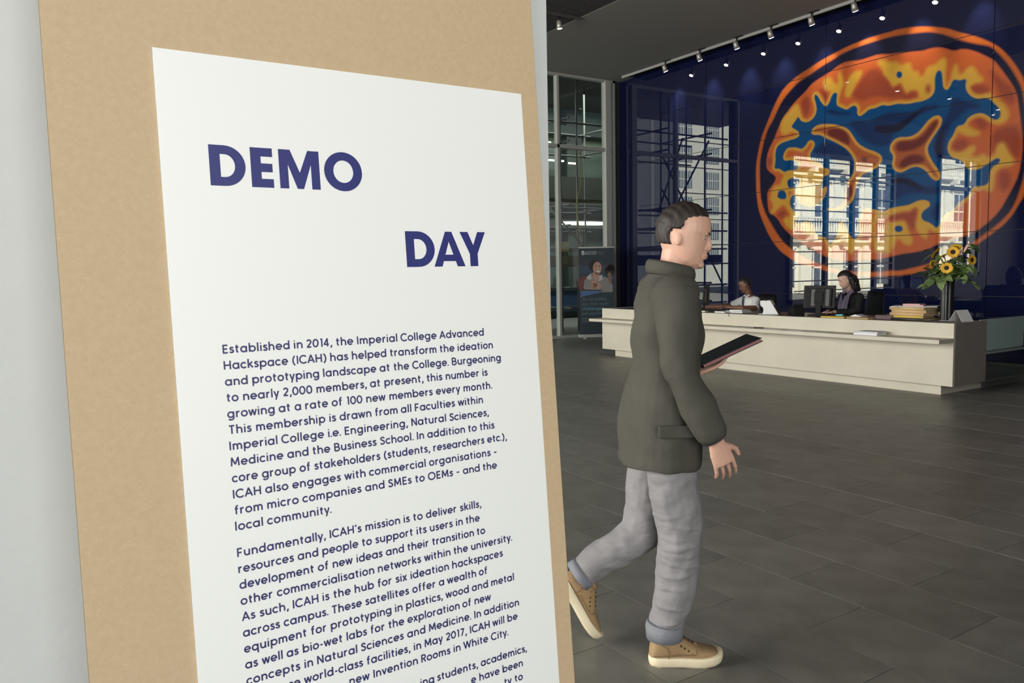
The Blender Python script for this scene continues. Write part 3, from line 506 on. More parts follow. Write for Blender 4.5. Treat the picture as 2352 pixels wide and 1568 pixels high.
# ------------------------------------------------------------------ reception desk
X0, DY0, DY1, DZ = 8.9, 4.687, 10.84, .835
desk = empty('reception_desk', (9.3, 7.7, 0), label='long cream stone reception desk with a projecting shelf, in front of the blue wall', cat='desk')
iD = Matrix.Translation((-9.3, -7.7, 0))
def dk(n, *a, m=M_stone, c=.003): return MB().cbox(*a, c, iD).build(n, m, desk)
dk('front_panel', X0, X0+.04, DY0, DY1, .12, DZ)
dk('shelf', 8.6, X0, DY0, DY1, .622, .668)
dk('plinth', 9.0, 9.9, 4.868, 10.61, 0, .122)
M_stone_shaded = mat('stone_end_shaded', (.30, .26, .225), .55, noise=.05, scale=3)  # desk stone darkened: shade on the end face is put into the colour
dk('end_panel', X0+.04, 9.62, DY0, DY0+.04, .12, DZ, m=M_stone_shaded); dk('end_panel', X0+.04, 9.62, DY1-.04, DY1, .12, DZ)
dk('ledge_cap', X0+.04, 9.62, DY0+.04, 5.3, .79, .831, m=mat('ledge', (.30, .27, .27), .4))
dk('worktop', X0+.04, 9.85, 5.3, DY1-.04, .79, .83, m=mat('dark_worktop', (.06, .055, .055), .35))
dk('modesty_panel', 9.14, 9.18, 5.3, DY1-.04, .122, .79, m=M_dgrey)
case = empty('display_case', (10.2, 5.3, 0), label='low glass display case with pale shelf joined to the right end of the desk', cat='display case')
iC = Matrix.Translation((-10.2, -5.3, 0))
def cs(n, *a, m=M_frame): return MB().cbox(*a, .002, iC).build(n, m, case)
M_case = mat('case_base', (.10, .10, .09), .5); M_caseG = glassmat('case_glass', (.93, .97, .95))
cs('base', 9.92, 10.74, 4.84, 6.2, .0, .125, m=M_case)
cs('glass_front', 9.625, 10.73, 4.70, 4.71, .125, .86, m=M_caseG); cs('glass_side', 10.72, 10.73, 4.71, 6.2, .125, .86, m=M_caseG)
cs('base_sill', 9.625, 10.73, 4.70, 4.84, .10, .125, m=M_case)
cs('glass_side', 9.86, 9.87, 4.85, 6.2, .125, .80, m=M_caseG); cs('glass_top', 9.86, 10.72, 4.71, 6.2, .845, .855, m=M_caseG)
M_caseP = mat('pale_green_panel', (.62, .68, .66), .6)
cs('pale_panel', 9.66, 10.715, 4.78, 4.80, .46, .835, m=M_caseP); cs('shelf', 9.66, 10.71, 4.72, 5.2, .43, .45, m=mat('case_shelf', (.5, .52, .47), .4))
cs('brace', 10.0, 10.02, 5.6, 5.62, .13, .8, m=M_metal)

# ------------------------------------------------------------------ items on the desk
def thing(name, loc, rz, label, cat, group=None): return empty(name, loc, rz, label, cat, group)
WT = .83
def monitor(x, y, rz, label, tilt=.14, W=.42, Hh=.31, zb=.10):
    e = thing('monitor', (x, y, WT), rz, label, 'monitor', 'monitors on the desk')
    T = Matrix.Translation((0, 0, zb+Hh/2)) @ Matrix.Rotation(tilt, 4, 'Y')            # the back faces -x
    MB().cbox(-.012, .012, -W/2, W/2, -Hh/2, Hh/2, .006, T).build('bezel', M_black, e)
    MB().cbox(-.035, -.012, -W*.40, W*.40, -Hh*.42, Hh*.36, .01, T).cbox(-.05, -.03, -.06, .06, -.09, .06, .008, T).build('rear_housing', M_dgrey, e)
    MB().box(.0122, .013, -W/2+.015, W/2-.015, -Hh/2+.015, Hh/2-.015, T).build('screen', mat('screen', (.02, .03, .05), .15, emit=(.3, .4, .6), es=.4), e)
    for q in (-.14, .05): MB().cbox(-.038, -.034, q, q+.05, -.13, .10, .001, T).build('rear_rib', mat('rib_grey', (.05, .05, .045), .5), e)
    MB().cbox(-.06, -.03, -.035, .035, .0, zb+.12, .008).build('neck', M_dgrey, e)
    MB().cbox(-.13, .09, -.12, .12, 0, .016, .006).build('foot', M_black, e); return e
monitor(9.40, 6.78, math.radians(20), 'black flat monitor seen from behind in front of the person in the scarf')
monitor(9.42, 8.86, math.radians(-38), 'dark monitor at the left, in front of the person in the white shirt', tilt=.02)
def phone(x, y, rz, label, m, s=1):
    e = thing('desk_phone', (x, y, WT), rz, label, 'phone')
    P = [(-.11, 0), (.11, 0), (.11, .02), (.02, .10), (-.06, .115), (-.11, .10)]
    T = Matrix.Rotation(PI/2, 4, 'X')
    MB().prism([(a*s, b*s) for a, b in P], -.08*s, .08*s, T).build('body', m, e, (('BEVEL', dict(width=.006, segments=2)),))
    MB().tube([(-.085*s, -.09*s, .118*s), (-.09*s, -.06*s, .135*s), (-.09*s, .06*s, .135*s), (-.085*s, .09*s, .118*s)], [(.016*s, .022*s), (.014*s, .016*s), (.014*s, .016*s), (.016*s, .022*s)], 10).build('handset', m, e)
    MB().cbox(-.0, .07*s, -.05*s, .05*s, .052*s, .058*s, .001, Matrix.Translation((.01, 0, .03)) @ Matrix.Rotation(.73, 4, 'Y') @ Matrix.Translation((-.02, 0, -.03))).build('keypad', M_dgrey, e); return e
phone(9.36, 7.13, math.radians(60), 'black desk phone between the white terminal and the right monitor', M_black)
# white display terminal seen from its angled back
e = thing('card_terminal', (9.24, 7.47, WT), math.radians(-62), 'white plastic angular terminal on a foot, standing left of the black phone', 'terminal')
PT = [(-.10, 0), (.13, 0), (.02, .19), (.0, .205), (-.035, .20), (-.045, .19), (-.06, .2), (-.115, .20), (-.13, .19), (-.125, .13), (-.085, .09), (-.085, .04)]
MB().prism(PT, -.085, .085, Matrix.Rotation(PI/2, 4, 'X')).build('housing', M_white, e, (('BEVEL', dict(width=.01, segments=3)),))
MB().cbox(-.16, .02, -.06, .06, 0, .008, .003).build('foot', M_white, e)
MB().cbox(.0, .15, -.07, .07, -.002, .004, .001, Matrix.Translation((.135, 0, .005)) @ Matrix.Rotation(-PI+1.05, 4, 'Y')).build('screen', M_dgrey, e)
def slab(name, x, y, z, sx, sy, sz, rz, m, label, cat, group=None, c=.003, extra=None):
    e = MB().cbox(-sx/2, sx/2, -sy/2, sy/2, 0, sz, c).build(name, m); e.location = (x, y, z+.0005); e.rotation_euler = (0, 0, rz); tag(e, label, cat, group); return e
def book(x, y, z, sx, sy, sz, rz, label, mc, name='book', cat='book', group=None, mp=None):
    e = thing(name, (x, y, z), rz, label, cat, group)
    MB().cbox(-sx/2, sx/2, -sy/2, sy/2, .002, sz-.002, .001).build('page_block', mp or M_paper, e)
    MB().box(-sx/2-.002, sx/2+.003, -sy/2-.002, sy/2+.002, 0, .002).box(-sx/2-.002, sx/2+.003, -sy/2-.002, sy/2+.002, sz-.002, sz).build('cover', mc, e); return e
M_buff = mat('buff_folder', (.66, .45, .22), .7, noise=.1, scale=12); M_yel = mat('yellow_folder', (.75, .52, .10), .6); M_pink = mat('pink_card', (.75, .48, .46), .7)
# papers under the man's hands
book(9.32, 8.12, WT, .22, .30, .03, .05, 'pale grey ring file lying flat under the arms of the person in the white shirt', mat('grey_file', (.55, .54, .55), .6), 'ring_file', 'file')
book(9.26, 8.05, WT+.03, .2, .22, .018, .1, 'white booklet on top of the grey ring file', M_paper, 'booklet', 'booklet')
book(9.16, 8.28, WT, .16, .20, .022, -.05, 'white pad of paper in front of the grey ring file', M_paper, 'paper_pad', 'paper')
slab('sticky_note_block', 9.14, 8.66, WT, .075, .11, .018, .1, mat('lemon_paper', (.85, .84, .55), .8), 'small pale yellow block of notes on the desk edge left of the paper pad', 'notes')
kb = thing('keyboard', (9.45, 8.52, WT), .2, 'dark low keyboard beside the left monitor under the outstretched hand', 'keyboard')
def keys(e, W=.15, L=.4):
    MB().cbox(-W/2, W/2, -L/2, L/2, 0, .016, .004).build('tray', M_black, e); k = MB()
    for a in range(5):
        for b in range(14): k.box(-W/2+.012+a*.026, -W/2+.034+a*.026, -L/2+.01+b*.0272, -L/2+.032+b*.0272, .016, .022)
    tag(k.build('keys', M_dgrey, e), kind='stuff')
keys(kb)
kb2 = thing('keyboard', (9.62, 6.72, WT), -.1, 'dark keyboard under the hands of the person in the scarf', 'keyboard'); keys(kb2)
slab('sticky_note_block', 9.34, 6.42, WT, .08, .09, .03, .3, mat('cyan_paper', (.16, .55, .62), .7), 'turquoise block of notes beside the right monitor', 'notes')
slab('envelope', 9.13, 6.33, WT, .18, .34, .016, .02, M_yel, 'ochre envelope lying on the desk edge below the hands of the person in the scarf', 'envelope')
slab('envelope', 9.14, 5.98, WT, .17, .30, .014, -.03, M_buff, 'brown envelope lying on the desk edge right of the ochre one', 'envelope')
pp = MB().prism([(-.10, 0), (.10, 0), (.01, .032)], -.07, .07, Matrix.Rotation(PI/2, 4, 'X') @ Matrix.Rotation(PI/2, 4, 'Y')).build('folded_paper', M_paper); pp.location = (9.3, 6.12, WT+.012); tag(pp, 'peaked sheet of white paper on the desk behind the brown envelope', 'paper')
tr = thing('document_tray', (9.30, 5.68, WT), 0, 'low dark open tray between the envelopes and the folder stack', 'tray')
MB().cbox(-.12, .12, -.14, .14, 0, .006, .002).build('base', mat('tray_plum', (.12, .07, .07), .5), tr)
for a in ((-.12, -.112, -.14, .14), (.112, .12, -.14, .14), (-.12, .12, -.14, -.132), (-.12, .12, .132, .14)): MB().cbox(a[0], a[1], a[2], a[3], .004, .05, .002).build('rim', mat('tray_plum', (.12, .07, .07), .5), tr)
# folder stack
def folder(z, h, rz, m, label, dx=0, dy=0, bulge=.01, s=1):
    e = thing('folder', (9.30+dx, 5.375+dy, z), rz, label, 'folder')
    W, L = .15*s, .21*s
    mb = MB()
    for k in range(3):
        q = k*h/3; mb.add([(x, y, zz+q+(bulge*(1 if abs(y) < L*.9 else -.3) if 0 else 0)) for zz in (.001, h/3-.001) for x, y in ((-W+.012*math.sin(3*k+z*40), -L), (W, -L+.01*k), (W, L), (-W+.01, L-.006*k))], [(3, 2, 1, 0), (4, 5, 6, 7), (0, 1, 5, 4), (1, 2, 6, 5), (2, 3, 7, 6), (3, 0, 4, 7)])
    mb.build('papers', M_paper if m is M_paper else mat('folder_pages', (.70, .58, .36), .8, noise=.15, scale=30), e)
    T = Matrix.Identity(4)
    MB().cbox(-W-.008, W+.004, -L-.004, L+.004, 0, .004, .001).cbox(-W-.008, W+.004, -L-.004, L+.004, h-.004, h, .001).build('cover', m, e)
    MB().tube([(-W-.006, -L, h/2), (-W-.008, 0, h/2), (-W-.006, L, h/2)], [(h/2, .006)]*3, 10, hint=(0, 0, 1)).build('spine', m, e)
    return e
folder(WT, .03, 0, mat('black_folder', (.03, .03, .03), .5), 'black folder at the bottom of the folder stack left of the vase')
folder(WT+.03, .028, .03, M_yel, 'bright yellow folder second from the bottom of the stack', dx=-.006, s=.86)
folder(WT+.058, .034, -.05, M_buff, 'buff folder third from the bottom of the stack, bulging with papers', s=1.04)
folder(WT+.092, .036, .06, M_buff, 'buff folder fourth from the bottom of the stack, edges worn', dx=.01, s=1.0)
folder(WT+.128, .034, -.03, M_buff, 'topmost buff folder under the white board', dx=-.005, s=1.05)
slab('white_board', 9.30, 5.37, WT+.163, .36, .50, .008, .42, M_paper, 'thin white board lying turned on top of the buff folders', 'board', c=.001)
book(9.28, 5.37, WT+.171, .17, .22, .014, .35, 'pink notebook lying on the white board', M_pink, 'notebook', 'notebook', mp=M_pink)
book(9.29, 5.38, WT+.185, .15, .20, .012, .10, 'smaller pink notebook topmost on the stack', M_pink, 'notebook', 'notebook', mp=M_pink)
# tent card
tc = thing('tent_card', (9.30, 4.82, DZ), math.radians(-14), 'plain white folded tent card on the right end of the desk', 'sign')
for sg in (-1, 1): MB().cbox(-.09, .09, -.0012, .0012, 0, .155, .001, Matrix.Translation((0, sg*.088, 0)) @ Matrix.Rotation(sg*.56, 4, 'X')).build('leaf', M_paper, tc)
# shelf items
slz = .668
book(8.74, 5.60, slz, .20, .30, .032, .02, 'white stack of brochures with a grey top sheet on the desk shelf', mat('grey_sheet', (.42, .42, .43), .6), 'brochure_stack', 'brochures', mp=mat('page_white', (.82, .82, .84), .7))
book(8.74, 5.575, slz+.032, .19, .27, .014, .02, 'thin grey brochure on top of the white brochure stack', mat('grey_sheet', (.42, .42, .43), .6), 'brochure', 'brochure')
lf = ['grey leaflet lying flat on the desk shelf, leftmost', 'cream leaflet on the shelf next to the pen', 'cream leaflet on the shelf left of the brochures', 'grey leaflet on the shelf nearest the brochures']
for k, (y, rz, m) in enumerate([(7.52, .1, 'g'), (7.0, .3, 'c'), (6.6, -.1, 'c'), (6.25, .15, 'g')]):
    slab('leaflet', 8.74, y, slz, .15, .24, .003, rz, M_paper if m == 'c' else mat('grey_leaf', (.45, .45, .44), .6), lf[k], 'leaflet', c=.0008)
pn = MB().tube([(0, -.08, .008), (0, .05, .008), (0, .06, .006)], [.006, .006, .002], 8).build('pen', M_black); pn.location = (8.72, 7.26, slz); pn.rotation_euler = (0, 0, .4); tag(pn, 'black pen on the desk shelf beside the leaflets', 'pen')
wp = thing('pen', (9.0, 7.93, DZ), .4, 'tiny grey clip standing on the desk edge below the white booklet', 'clip')
wp.name = 'clip'; MB().tube([(0, 0, -.02), (0, .004, .012), (0, .012, .014)], .003, 6).build('wire', M_dgrey, wp); wp.location = (8.893, 7.93, DZ-.02)

# vase and flowers
VX, VY = 9.32, 5.0
vase = thing('vase', (VX, VY, DZ), math.radians(20), 'tall black fluted vase holding sunflowers on the desk', 'vase')
ring_ = [(.066+.006*math.cos(8*2*PI*k/64)) for k in range(64)]
mb = MB(); V = []
for z, s in ((0, 1), (.02, 1), (.30, 1.0), (.60, 1.08), (.60, .96), (.3, .9)):
    V += [(ring_[k]*s*math.cos(2*PI*k/64), ring_[k]*s*math.sin(2*PI*k/64), z) for k in range(64)]
F = [(i*64+k, i*64+(k+1) % 64, (i+1)*64+(k+1) % 64, (i+1)*64+k) for i in range(5) for k in range(64)]+[list(range(64))[::-1], [5*64+k for k in range(64)]]
mb.add(V, F, False); mb.build('body', mat('black_gloss', (.02, .02, .018), .22), vase)
MB().tube([(0, 0, 0), (0, 0, .006)], .08, 24).build('coaster', mat('clear_coaster', (.4, .38, .38), .2), vase)
M_pet = mat('petal', (.86, .48, .03), .6, noise=.12, scale=30); M_disc = mat('seed_disc', (.035, .018, .012), .8, bump=.6, bscale=300); M_leaf = mat('leaf', (.10, .17, .045), .5, noise=.25, scale=12); M_leaf2 = mat('leaf_pale', (.19, .27, .10), .5, noise=.25, scale=12); M_stem = mat('stem', (.10, .17, .05), .6)
def petals(R=.062, r=.03, n=20):
    mb = MB()
    for lay in range(2):
        for k in range(n):
            a = 2*PI*(k+.5*lay)/n; c, s = math.cos(a), math.sin(a); z = .004-lay*.006; RR = R*random.uniform(.88, 1.08)
            def P(rad, off, zz): return (c*rad-s*off, s*rad+c*off, zz)
            w_ = .0085
            mb.add([P(r*.7, -w_*.6, z), P(r*.7, w_*.6, z), P((r+RR)*.5, w_, z+.010), P((r+RR)*.5, -w_, z+.010), P(RR, 0, z+.002), P((r+RR)*.5, 0, z+.006)],
                   [(0, 1, 2, 5), (0, 5, 3), (5, 2, 4), (3, 5, 4)], True)
    return mb
def sunflower(px, py, x, d, label, s=1):
    P = on_plane(px, py, 0, x); e = thing('sunflower', P, 0, label, 'sunflower', 'sunflowers in the black vase')
    q = Vector(d).normalized().to_track_quat('Z', 'Y').to_matrix().to_4x4()
    a = petals().build('petals', M_pet, e); a.matrix_local = q @ Matrix.Scale(s, 4)
    b = MB().ball((0, 0, .0), (.028, .028, .010)).build('seed_disc', M_disc, e); b.matrix_local = q @ Matrix.Scale(s, 4)
    root = Vector((VX+random.uniform(-.03, .03), VY+random.uniform(-.03, .03), DZ+.45))-P; nd = Vector(d).normalized()
    MB().tube([(0, 0, 0), -nd*.04, -nd*.06+root*.25, root*.6, root], [.012, .006, .005, .005, .005], 8).build('stem', M_stem, e)
    return e
cdir = Vector((-.86, -.5, 0))
sunflower(2150, 582, 9.05, (-.25, .75, .55), 'large sunflower at the upper left of the bouquet, turned left and up', 1.3)
sunflower(2196, 569, 9.32, (-.5, -.3, .9), 'sunflower at the top of the bouquet, facing up behind another', 1.15)
sunflower(2189, 579, 9.22, cdir+Vector((0, 0, .25)), 'sunflower at the top centre facing the camera', 1.15)
sunflower(2167, 588, 9.26, (-.4, .3, .9), 'small half-hidden sunflower between the upper left and top centre ones', .85)
sunflower(2174, 615, 9.16, cdir+Vector((0, 0, -.1)), 'round sunflower facing the camera at the centre of the bouquet', 1.12)
sunflower(2232, 597, 9.30, (-.25, -.95, 0), 'sunflower at the right side of the bouquet, seen from the side', 1.05)
sunflower(2142, 605, 9.28, (.3, .9, .3), 'sunflower at the left edge of the bouquet, seen as a thin yellow sliver', .8)
def leaf_mesh(L, W, droop, m=5):
    mb = MB(); V = []; F = []
    for i in range(m+1):
        t = i/m; wd = W*math.sin(PI*min(1, .12+t*.88))**.8; z = -droop*t*t*L; x = L*t
        V += [(x, -wd, z+.25*wd), (x, 0, z), (x, wd, z+.25*wd)]
    for i in range(m): F += [(i*3, i*3+1, i*3+4, i*3+3), (i*3+1, i*3+2, i*3+5, i*3+4)]
    return mb.add(V, F, True)
LM = [leaf_mesh(.15, .042, .5).build('leaf', M_leaf), leaf_mesh(.12, .05, .8).build('leaf', M_leaf2), leaf_mesh(.20, .022, .3).build('leaf', M_leaf)]
LD = [o.data for o in LM]
for o in LM: bpy.data.objects.remove(o)
blabels = ['leafy stem spreading to the left below the left sunflowers', 'pale leafy stem drooping at the lower left of the vase', 'leafy stem in front of the vase mouth', 'leafy stem drooping to the lower right of the vase',
           'leafy stem rising at the upper right of the bouquet', 'leafy stem at the back centre of the bouquet', 'leafy stem at the right below the side-facing sunflower', 'leafy stem at the upper left behind the large sunflower', 'leafy stem filling the middle under the top sunflowers']
def branch(tipx, tipy, x, label, kinds, n=9, spread=.5):
    base = Vector((VX, VY, DZ+.56)); tip = on_plane(tipx, tipy, 0, x); e = thing('leafy_stem', base, 0, label, 'foliage', 'leafy stems in the black vase'); d = tip-base
    mid = d*.5+Vector((0, 0, .06))
    MB().tube([(0, 0, -.1), (0, 0, .0), mid*.6, mid+d*.15, d*.9], .004, 6).build('stem', M_stem, e)
    for k in range(n):
        t = .15+.85*k/(n-1); p = d*t+Vector((0, 0, .10*t*(1-t)))
        az = math.atan2(d.y, d.x)+(random.uniform(.4, 1.5)*(1 if k % 2 else -1) if k < n-1 else 0)
        o = bpy.data.objects.new('leaf', LD[random.choice(kinds)]); COL.objects.link(o); o.parent = e
        s = random.uniform(.75, 1.1); o.location = p; o.scale = (s, s, s); o.rotation_euler = (random.uniform(-.7, .7), random.uniform(-.5, .5), az)
branch(2128, 628, 9.2, blabels[0], (0, 0, 2), 8); branch(2134, 655, 9.15, blabels[1], (1,), 9); branch(2165, 645, 9.12, blabels[2], (1, 0), 7)
branch(2235, 652, 9.25, blabels[3], (1, 0), 9); branch(2228, 562, 9.4, blabels[4], (2, 0), 9); branch(2200, 590, 9.45, blabels[5], (0,), 10)
branch(2228, 610, 9.3, blabels[6], (0, 1), 10); branch(2138, 572, 9.5, blabels[7], (2, 0), 8); branch(2178, 600, 9.3, blabels[8], (0, 0, 2), 12)
br = branch(2150, 612, 9.3, 'leafy stem at the left centre between sunflowers', (0,), 10); branch(2205, 630, 9.25, 'leafy stem at the right centre below the top sunflowers', (0,), 10)
P = on_plane(2222, 568, 0, 9.3); lily = thing('lily_bud', P, 0, 'pale pink lily bud at the upper right of the bouquet', 'flower')
MB().tube([(0, .04, -.06), (0, .02, -.02), (0, 0, .02), (0, -.012, .045)], [.004, .014, .012, .003], 8).build('bud', mat('lily_pink', (.75, .55, .5), .6), lily)
MB().tube([(0, .04, -.06), (0, .1, -.2), Vector((VX, VY, DZ+.5))-P], .004, 6).build('stem', M_stem, lily)

# ------------------------------------------------------------------ office chairs
def chair(x, y, rz, label, top=1.18):
    e = thing('office_chair', (x, y, 0), rz, label, 'chair', 'office chairs behind the desk')
    # local +x = facing direction
    MB().cbox(-.24, .24, -.24, .24, .47, .53, .025).build('seat', M_black, e)
    mb = MB(); V = []
    for s_ in (0, .035):
        for i in range(9):
            for k in range(9):
                yy = -.23+.46*k/8; zz = .58+(top-.58)*i/8; nar = 1-.18*max(0, (i-5)/3)**2
                V.append((-.27-.05*(i/8)+.35*(yy*yy)-s_, yy*nar, zz))
    F = []
    for s_ in (0, 81):
        for i in range(8):
            for k in range(8): q = (s_+i*9+k, s_+i*9+k+1, s_+(i+1)*9+k+1, s_+(i+1)*9+k); F.append(q if s_ else q[::-1])
    for i in range(8): F += [(i*9, (i+1)*9, 81+(i+1)*9, 81+i*9), (i*9+8, 81+i*9+8, 81+(i+1)*9+8, (i+1)*9+8), (i, 81+i, 81+i+1, i+1), (72+i, 72+i+1, 81+72+i+1, 81+72+i)]
    mb.add(V, F, True).build('backrest', M_black, e)
    MB().tube([(-.2, 0, .49), (-.34, 0, .52), (-.34, 0, .75)], .02, 8).build('back_support', M_dgrey, e)
    MB().tube([(0, 0, .08), (0, 0, .47)], [.035, .025], 12).build('gas_lift', M_metal, e)
    for k in range(5):
        a = 2*PI*k/5; MB().tube([(0, 0, .09), (.28*math.cos(a), .28*math.sin(a), .07)], [.025, .014], 8).build('leg', M_dgrey, e)
        MB().tube([(.28*math.cos(a)-.02*math.sin(a), .28*math.sin(a)+.02*math.cos(a), .03), (.28*math.cos(a)+.02*math.sin(a), .28*math.sin(a)-.02*math.cos(a), .03)], .03, 12).build('caster', M_black, e)
    for sg in (-1, 1): MB().tube([(-.05, sg*.25, .49), (-.05, sg*.28, .55), (-.05, sg*.28, .66)], .014, 8).cbox(-.14, .12, sg*.28-.03, sg*.28+.03, .66, .69, .01).build('armrest', M_dgrey, e)
    return e
chair(10.32, 8.72, math.radians(168), 'black office chair holding the person in the white shirt', 1.06)
chair(10.28, 6.84, math.radians(150), 'black mesh office chair behind the person in the scarf', 1.13)
# ------------------------------------------------------------------ spotlights along the wall
M_sil = mat('silver_housing', (.42, .40, .36), .4, metal=.5); M_lens = mat('lit_lens', (1, 1, 1), .3, emit=(1, .93, .80), es=16); M_off = mat('lens_dim', (.9, .85, .7), .3, emit=(1, .95, .85), es=3)
def spot(x, y, z, lean, label, lit=True, power=62, group='spotlights along the blue wall'):
    e = empty('spotlight', (x, y, z), 0, label, 'spotlight', group)
    T = Matrix.Rotation(-lean, 4, 'Y')
    def tb(*a, **k):
        q = MB().tube(*a, **k); q.v = [tuple(T @ Vector(p)) for p in q.v]; return q
    tb([(0, 0, .10), (0, 0, .09), (0, 0, .03), (0, 0, -.03), (0, 0, -.032)], [.03, .042, .05, .052, .046], n=16).build('housing', M_sil, e)
    tb([(0, 0, -.034), (0, 0, -.038)], .043, n=16).build('lens', M_lens if lit else M_off, e)
    MB().tube([(0, 0, .08), (0, 0, .18)], .012, 8).build('stem', M_black, e)
    MB().cbox(-.025, .025, -.14, .05, .17, .21, .005).build('adapter', M_black, e)
    if lit and power:
        d = T @ Vector((0, 0, -1)); l = light('spot_lamp', 'SPOT', d*.05, d, power, (1, .93, .8), spot_size=math.radians(54), spot_blend=1.0, shadow_soft_size=.06); l.parent = e
    return e
rng = ['first spotlight from the far left corner on the track above the blue wall', 'second spotlight from the far left corner above the blue wall', 'third spotlight from the far left corner above the blue wall', 'fourth spotlight from the far left corner above the blue wall',
       'fifth spotlight from the far left corner above the blue wall', 'sixth spotlight from the corner, just above the orange ring', 'seventh spotlight along the blue wall', 'eighth spotlight along the blue wall', 'ninth spotlight along the blue wall', 'tenth spotlight along the blue wall']
for k, y in enumerate([12.375, 11.407, 10.471, 9.68, 8.829, 8.013, 7.12, 6.2, 5.3, 4.4]):
    spot(11.915, y, 5.65, math.radians(27), rng[k])
tag(MB().box(11.905, 11.925, -1, 13.6, 5.858, 5.875).box(11.90, 11.93, -1, 13.6, 5.855, 5.86).build('lighting_track', M_black), 'thin black lighting track holding the spotlights above the blue wall', 'track')
spot(8.27, 11.14, 5.66, .1, 'single pale spotlight under the ribbed ceiling beside the white partition', lit=False)
for x, y, l in ((6.37, 11.10, 'ceiling downlight reflected high in the mural, left one'), (4.31, 10.97, 'ceiling downlight reflected in the blue of the mural'), (1.67, 11.08, 'ceiling downlight reflected at the right of the mural, nearer'), (1.01, 11.53, 'ceiling downlight reflected at the right of the mural, farther')):
    spot(x, y, 5.66, 0, l, power=0, group='downlights out of view seen in the glass')

# ------------------------------------------------------------------ roll-up banner
BA = math.radians(-26)
ban = empty('rollup_banner', (11.12, 13.72, 0), BA, 'dark blue-green roll-up banner with a smiling woman picture, beside the glazing', 'banner')
M_ban = mat('banner_print', (.030, .042, .052), .5); M_alu = mat('aluminium', (.55, .55, .52), .4, metal=.4)
MB().cbox(-.42, .42, -.05, .05, 0.02, .09, .01).build('base', M_alu, ban)
for sx in (-.3, .3): MB().cbox(sx-.02, sx+.02, -.2, .2, 0, .02, .004).build('foot', M_alu, ban)
MB().box(-.40, .40, -.003, .0, .09, 2.02).build('sheet', M_ban, ban)
MB().cbox(-.41, .41, -.012, .012, 2.0, 2.03, .004).build('top_rail', M_alu, ban)
MB().tube([(0, .02, .08), (0, .02, 2.0)], .01, 8).build('support_pole', M_alu, ban)
def bprint(polys, name, m, off):
    mb = MB()
    for P in polys: mb.add([(u, -.003-off, v) for u, v in P], [list(range(len(P)))])
    return mb.build(name, m, ban)
def ellp(cx, cy, rx, ry, n=20, a0=0, a1=360): return arcpts(cx, cy, rx, ry, a0, a1, n)[:-1] if a1-a0 == 360 else arcpts(cx, cy, rx, ry, a0, a1, n)
bprint([[(-.40, .98), (-.40, 1.72), (.40, 1.68), (.40, 1.02), (.1, 1.0)]], 'picture', mat('pic_back', (.035, .045, .06), .6), .0006)
bprint([[(-.39, 1.60-.022*k), (-.05, 1.60-.022*k), (-.05, 1.592-.022*k), (-.39, 1.592-.022*k)] for k in range(8)]+[[(.12, 1.62-.022*k), (.40, 1.60-.022*k), (.40, 1.592-.022*k), (.12, 1.612-.022*k)] for k in range(14)], 'picture', mat('pic_blind', (.05, .10, .16), .6), .0009)
bprint([ellp(-.30, 1.22, .13, .16)], 'picture', mat('pic_red', (.14, .05, .045), .6), .0010)
bprint([[(-.28, 1.30), (-.14, 1.38), (.10, 1.40), (.25, 1.33), (.36, 1.18), (.36, 1.02), (-.24, 1.02), (-.30, 1.12)]], 'picture', mat('pic_shirt', (.22, .215, .20), .6), .0012)
for q in ([(-.24, 1.36), (-.12, 1.45), (-.12, 1.32), (-.18, 1.30)], [(.04, 1.26), (.05, 1.38), (.12, 1.42), (.13, 1.30)]): bprint([q], 'picture', mat('pic_collar', (.42, .42, .41), .6), .0014)
bprint([ellp(-.06, 1.61, .115, .135)], 'picture', mat('pic_hair', (.025, .018, .016), .6), .0013)
bprint([ellp(.012, 1.555, .10, .145), [(-.10, 1.46), (.06, 1.46), (.05, 1.30), (-.02, 1.26), (-.10, 1.34)]], 'picture', mat('pic_skin', (.40, .24, .18), .6), .0016)
bprint([ellp(.03, 1.485, .045, .022)], 'picture', mat('pic_teeth', (.6, .55, .5), .6), .0019)
bprint([ellp(.03, 1.497, .05, .012), ellp(-.03, 1.60, .02, .008), ellp(.06, 1.60, .018, .008)], 'picture', mat('pic_hair', (.025, .018, .016), .6), .0018)
bprint([ellp(-.06, 1.20, .07, .09), ellp(.03, 1.17, .07, .07), [(-.14, 1.10), (-.06, 1.10), (-.02, 1.2), (-.08, 1.24)]], 'picture', mat('pic_skin', (.40, .24, .18), .6), .0017)
bprint([ellp(.30, 1.50, .12, .13), [(.2, 1.5), (.40, 1.5), (.40, 1.62), (.3, 1.66)]], 'picture', mat('pic_hair', (.025, .018, .016), .6), .0019)
bprint([[(.24, 1.44), (.30, 1.46), (.34, 1.40), (.34, 1.20), (.28, 1.22)]], 'picture', mat('pic_skin2', (.20, .12, .09), .6), .0021)
bprint([[(-.37, 1.06), (-.37, .93), (.10, 1.02), (.10, 1.05)]], 'picture', mat('pic_blue', (.07, .14, .28), .6), .0022)
bprint([[(-.32, 1.09), (-.32, 1.065), (.12, 1.05), (.12, 1.07)]], 'picture', mat('pic_hair', (.025, .018, .016), .6), .0024)
M_bw = mat('banner_white', (.62, .64, .64), .5); M_bt = mat('banner_teal', (.085, .16, .19), .5); M_bg = mat('banner_grey', (.20, .22, .24), .5); M_bt2 = mat('banner_teal_bold', (.10, .22, .28), .5)
def bwrite(t, u, v, cap, m, hw=.07, name='lettering'): Q, _ = write(t, u, v, cap, hw=hw); bprint(Q, name, m, .0006)
bwrite('B', -.335, 1.855, .085, M_bw, .10)
bwrite('Imperial College', -.255, 1.905, .026, M_bw); bwrite('Business School', -.255, 1.862, .026, M_bw)
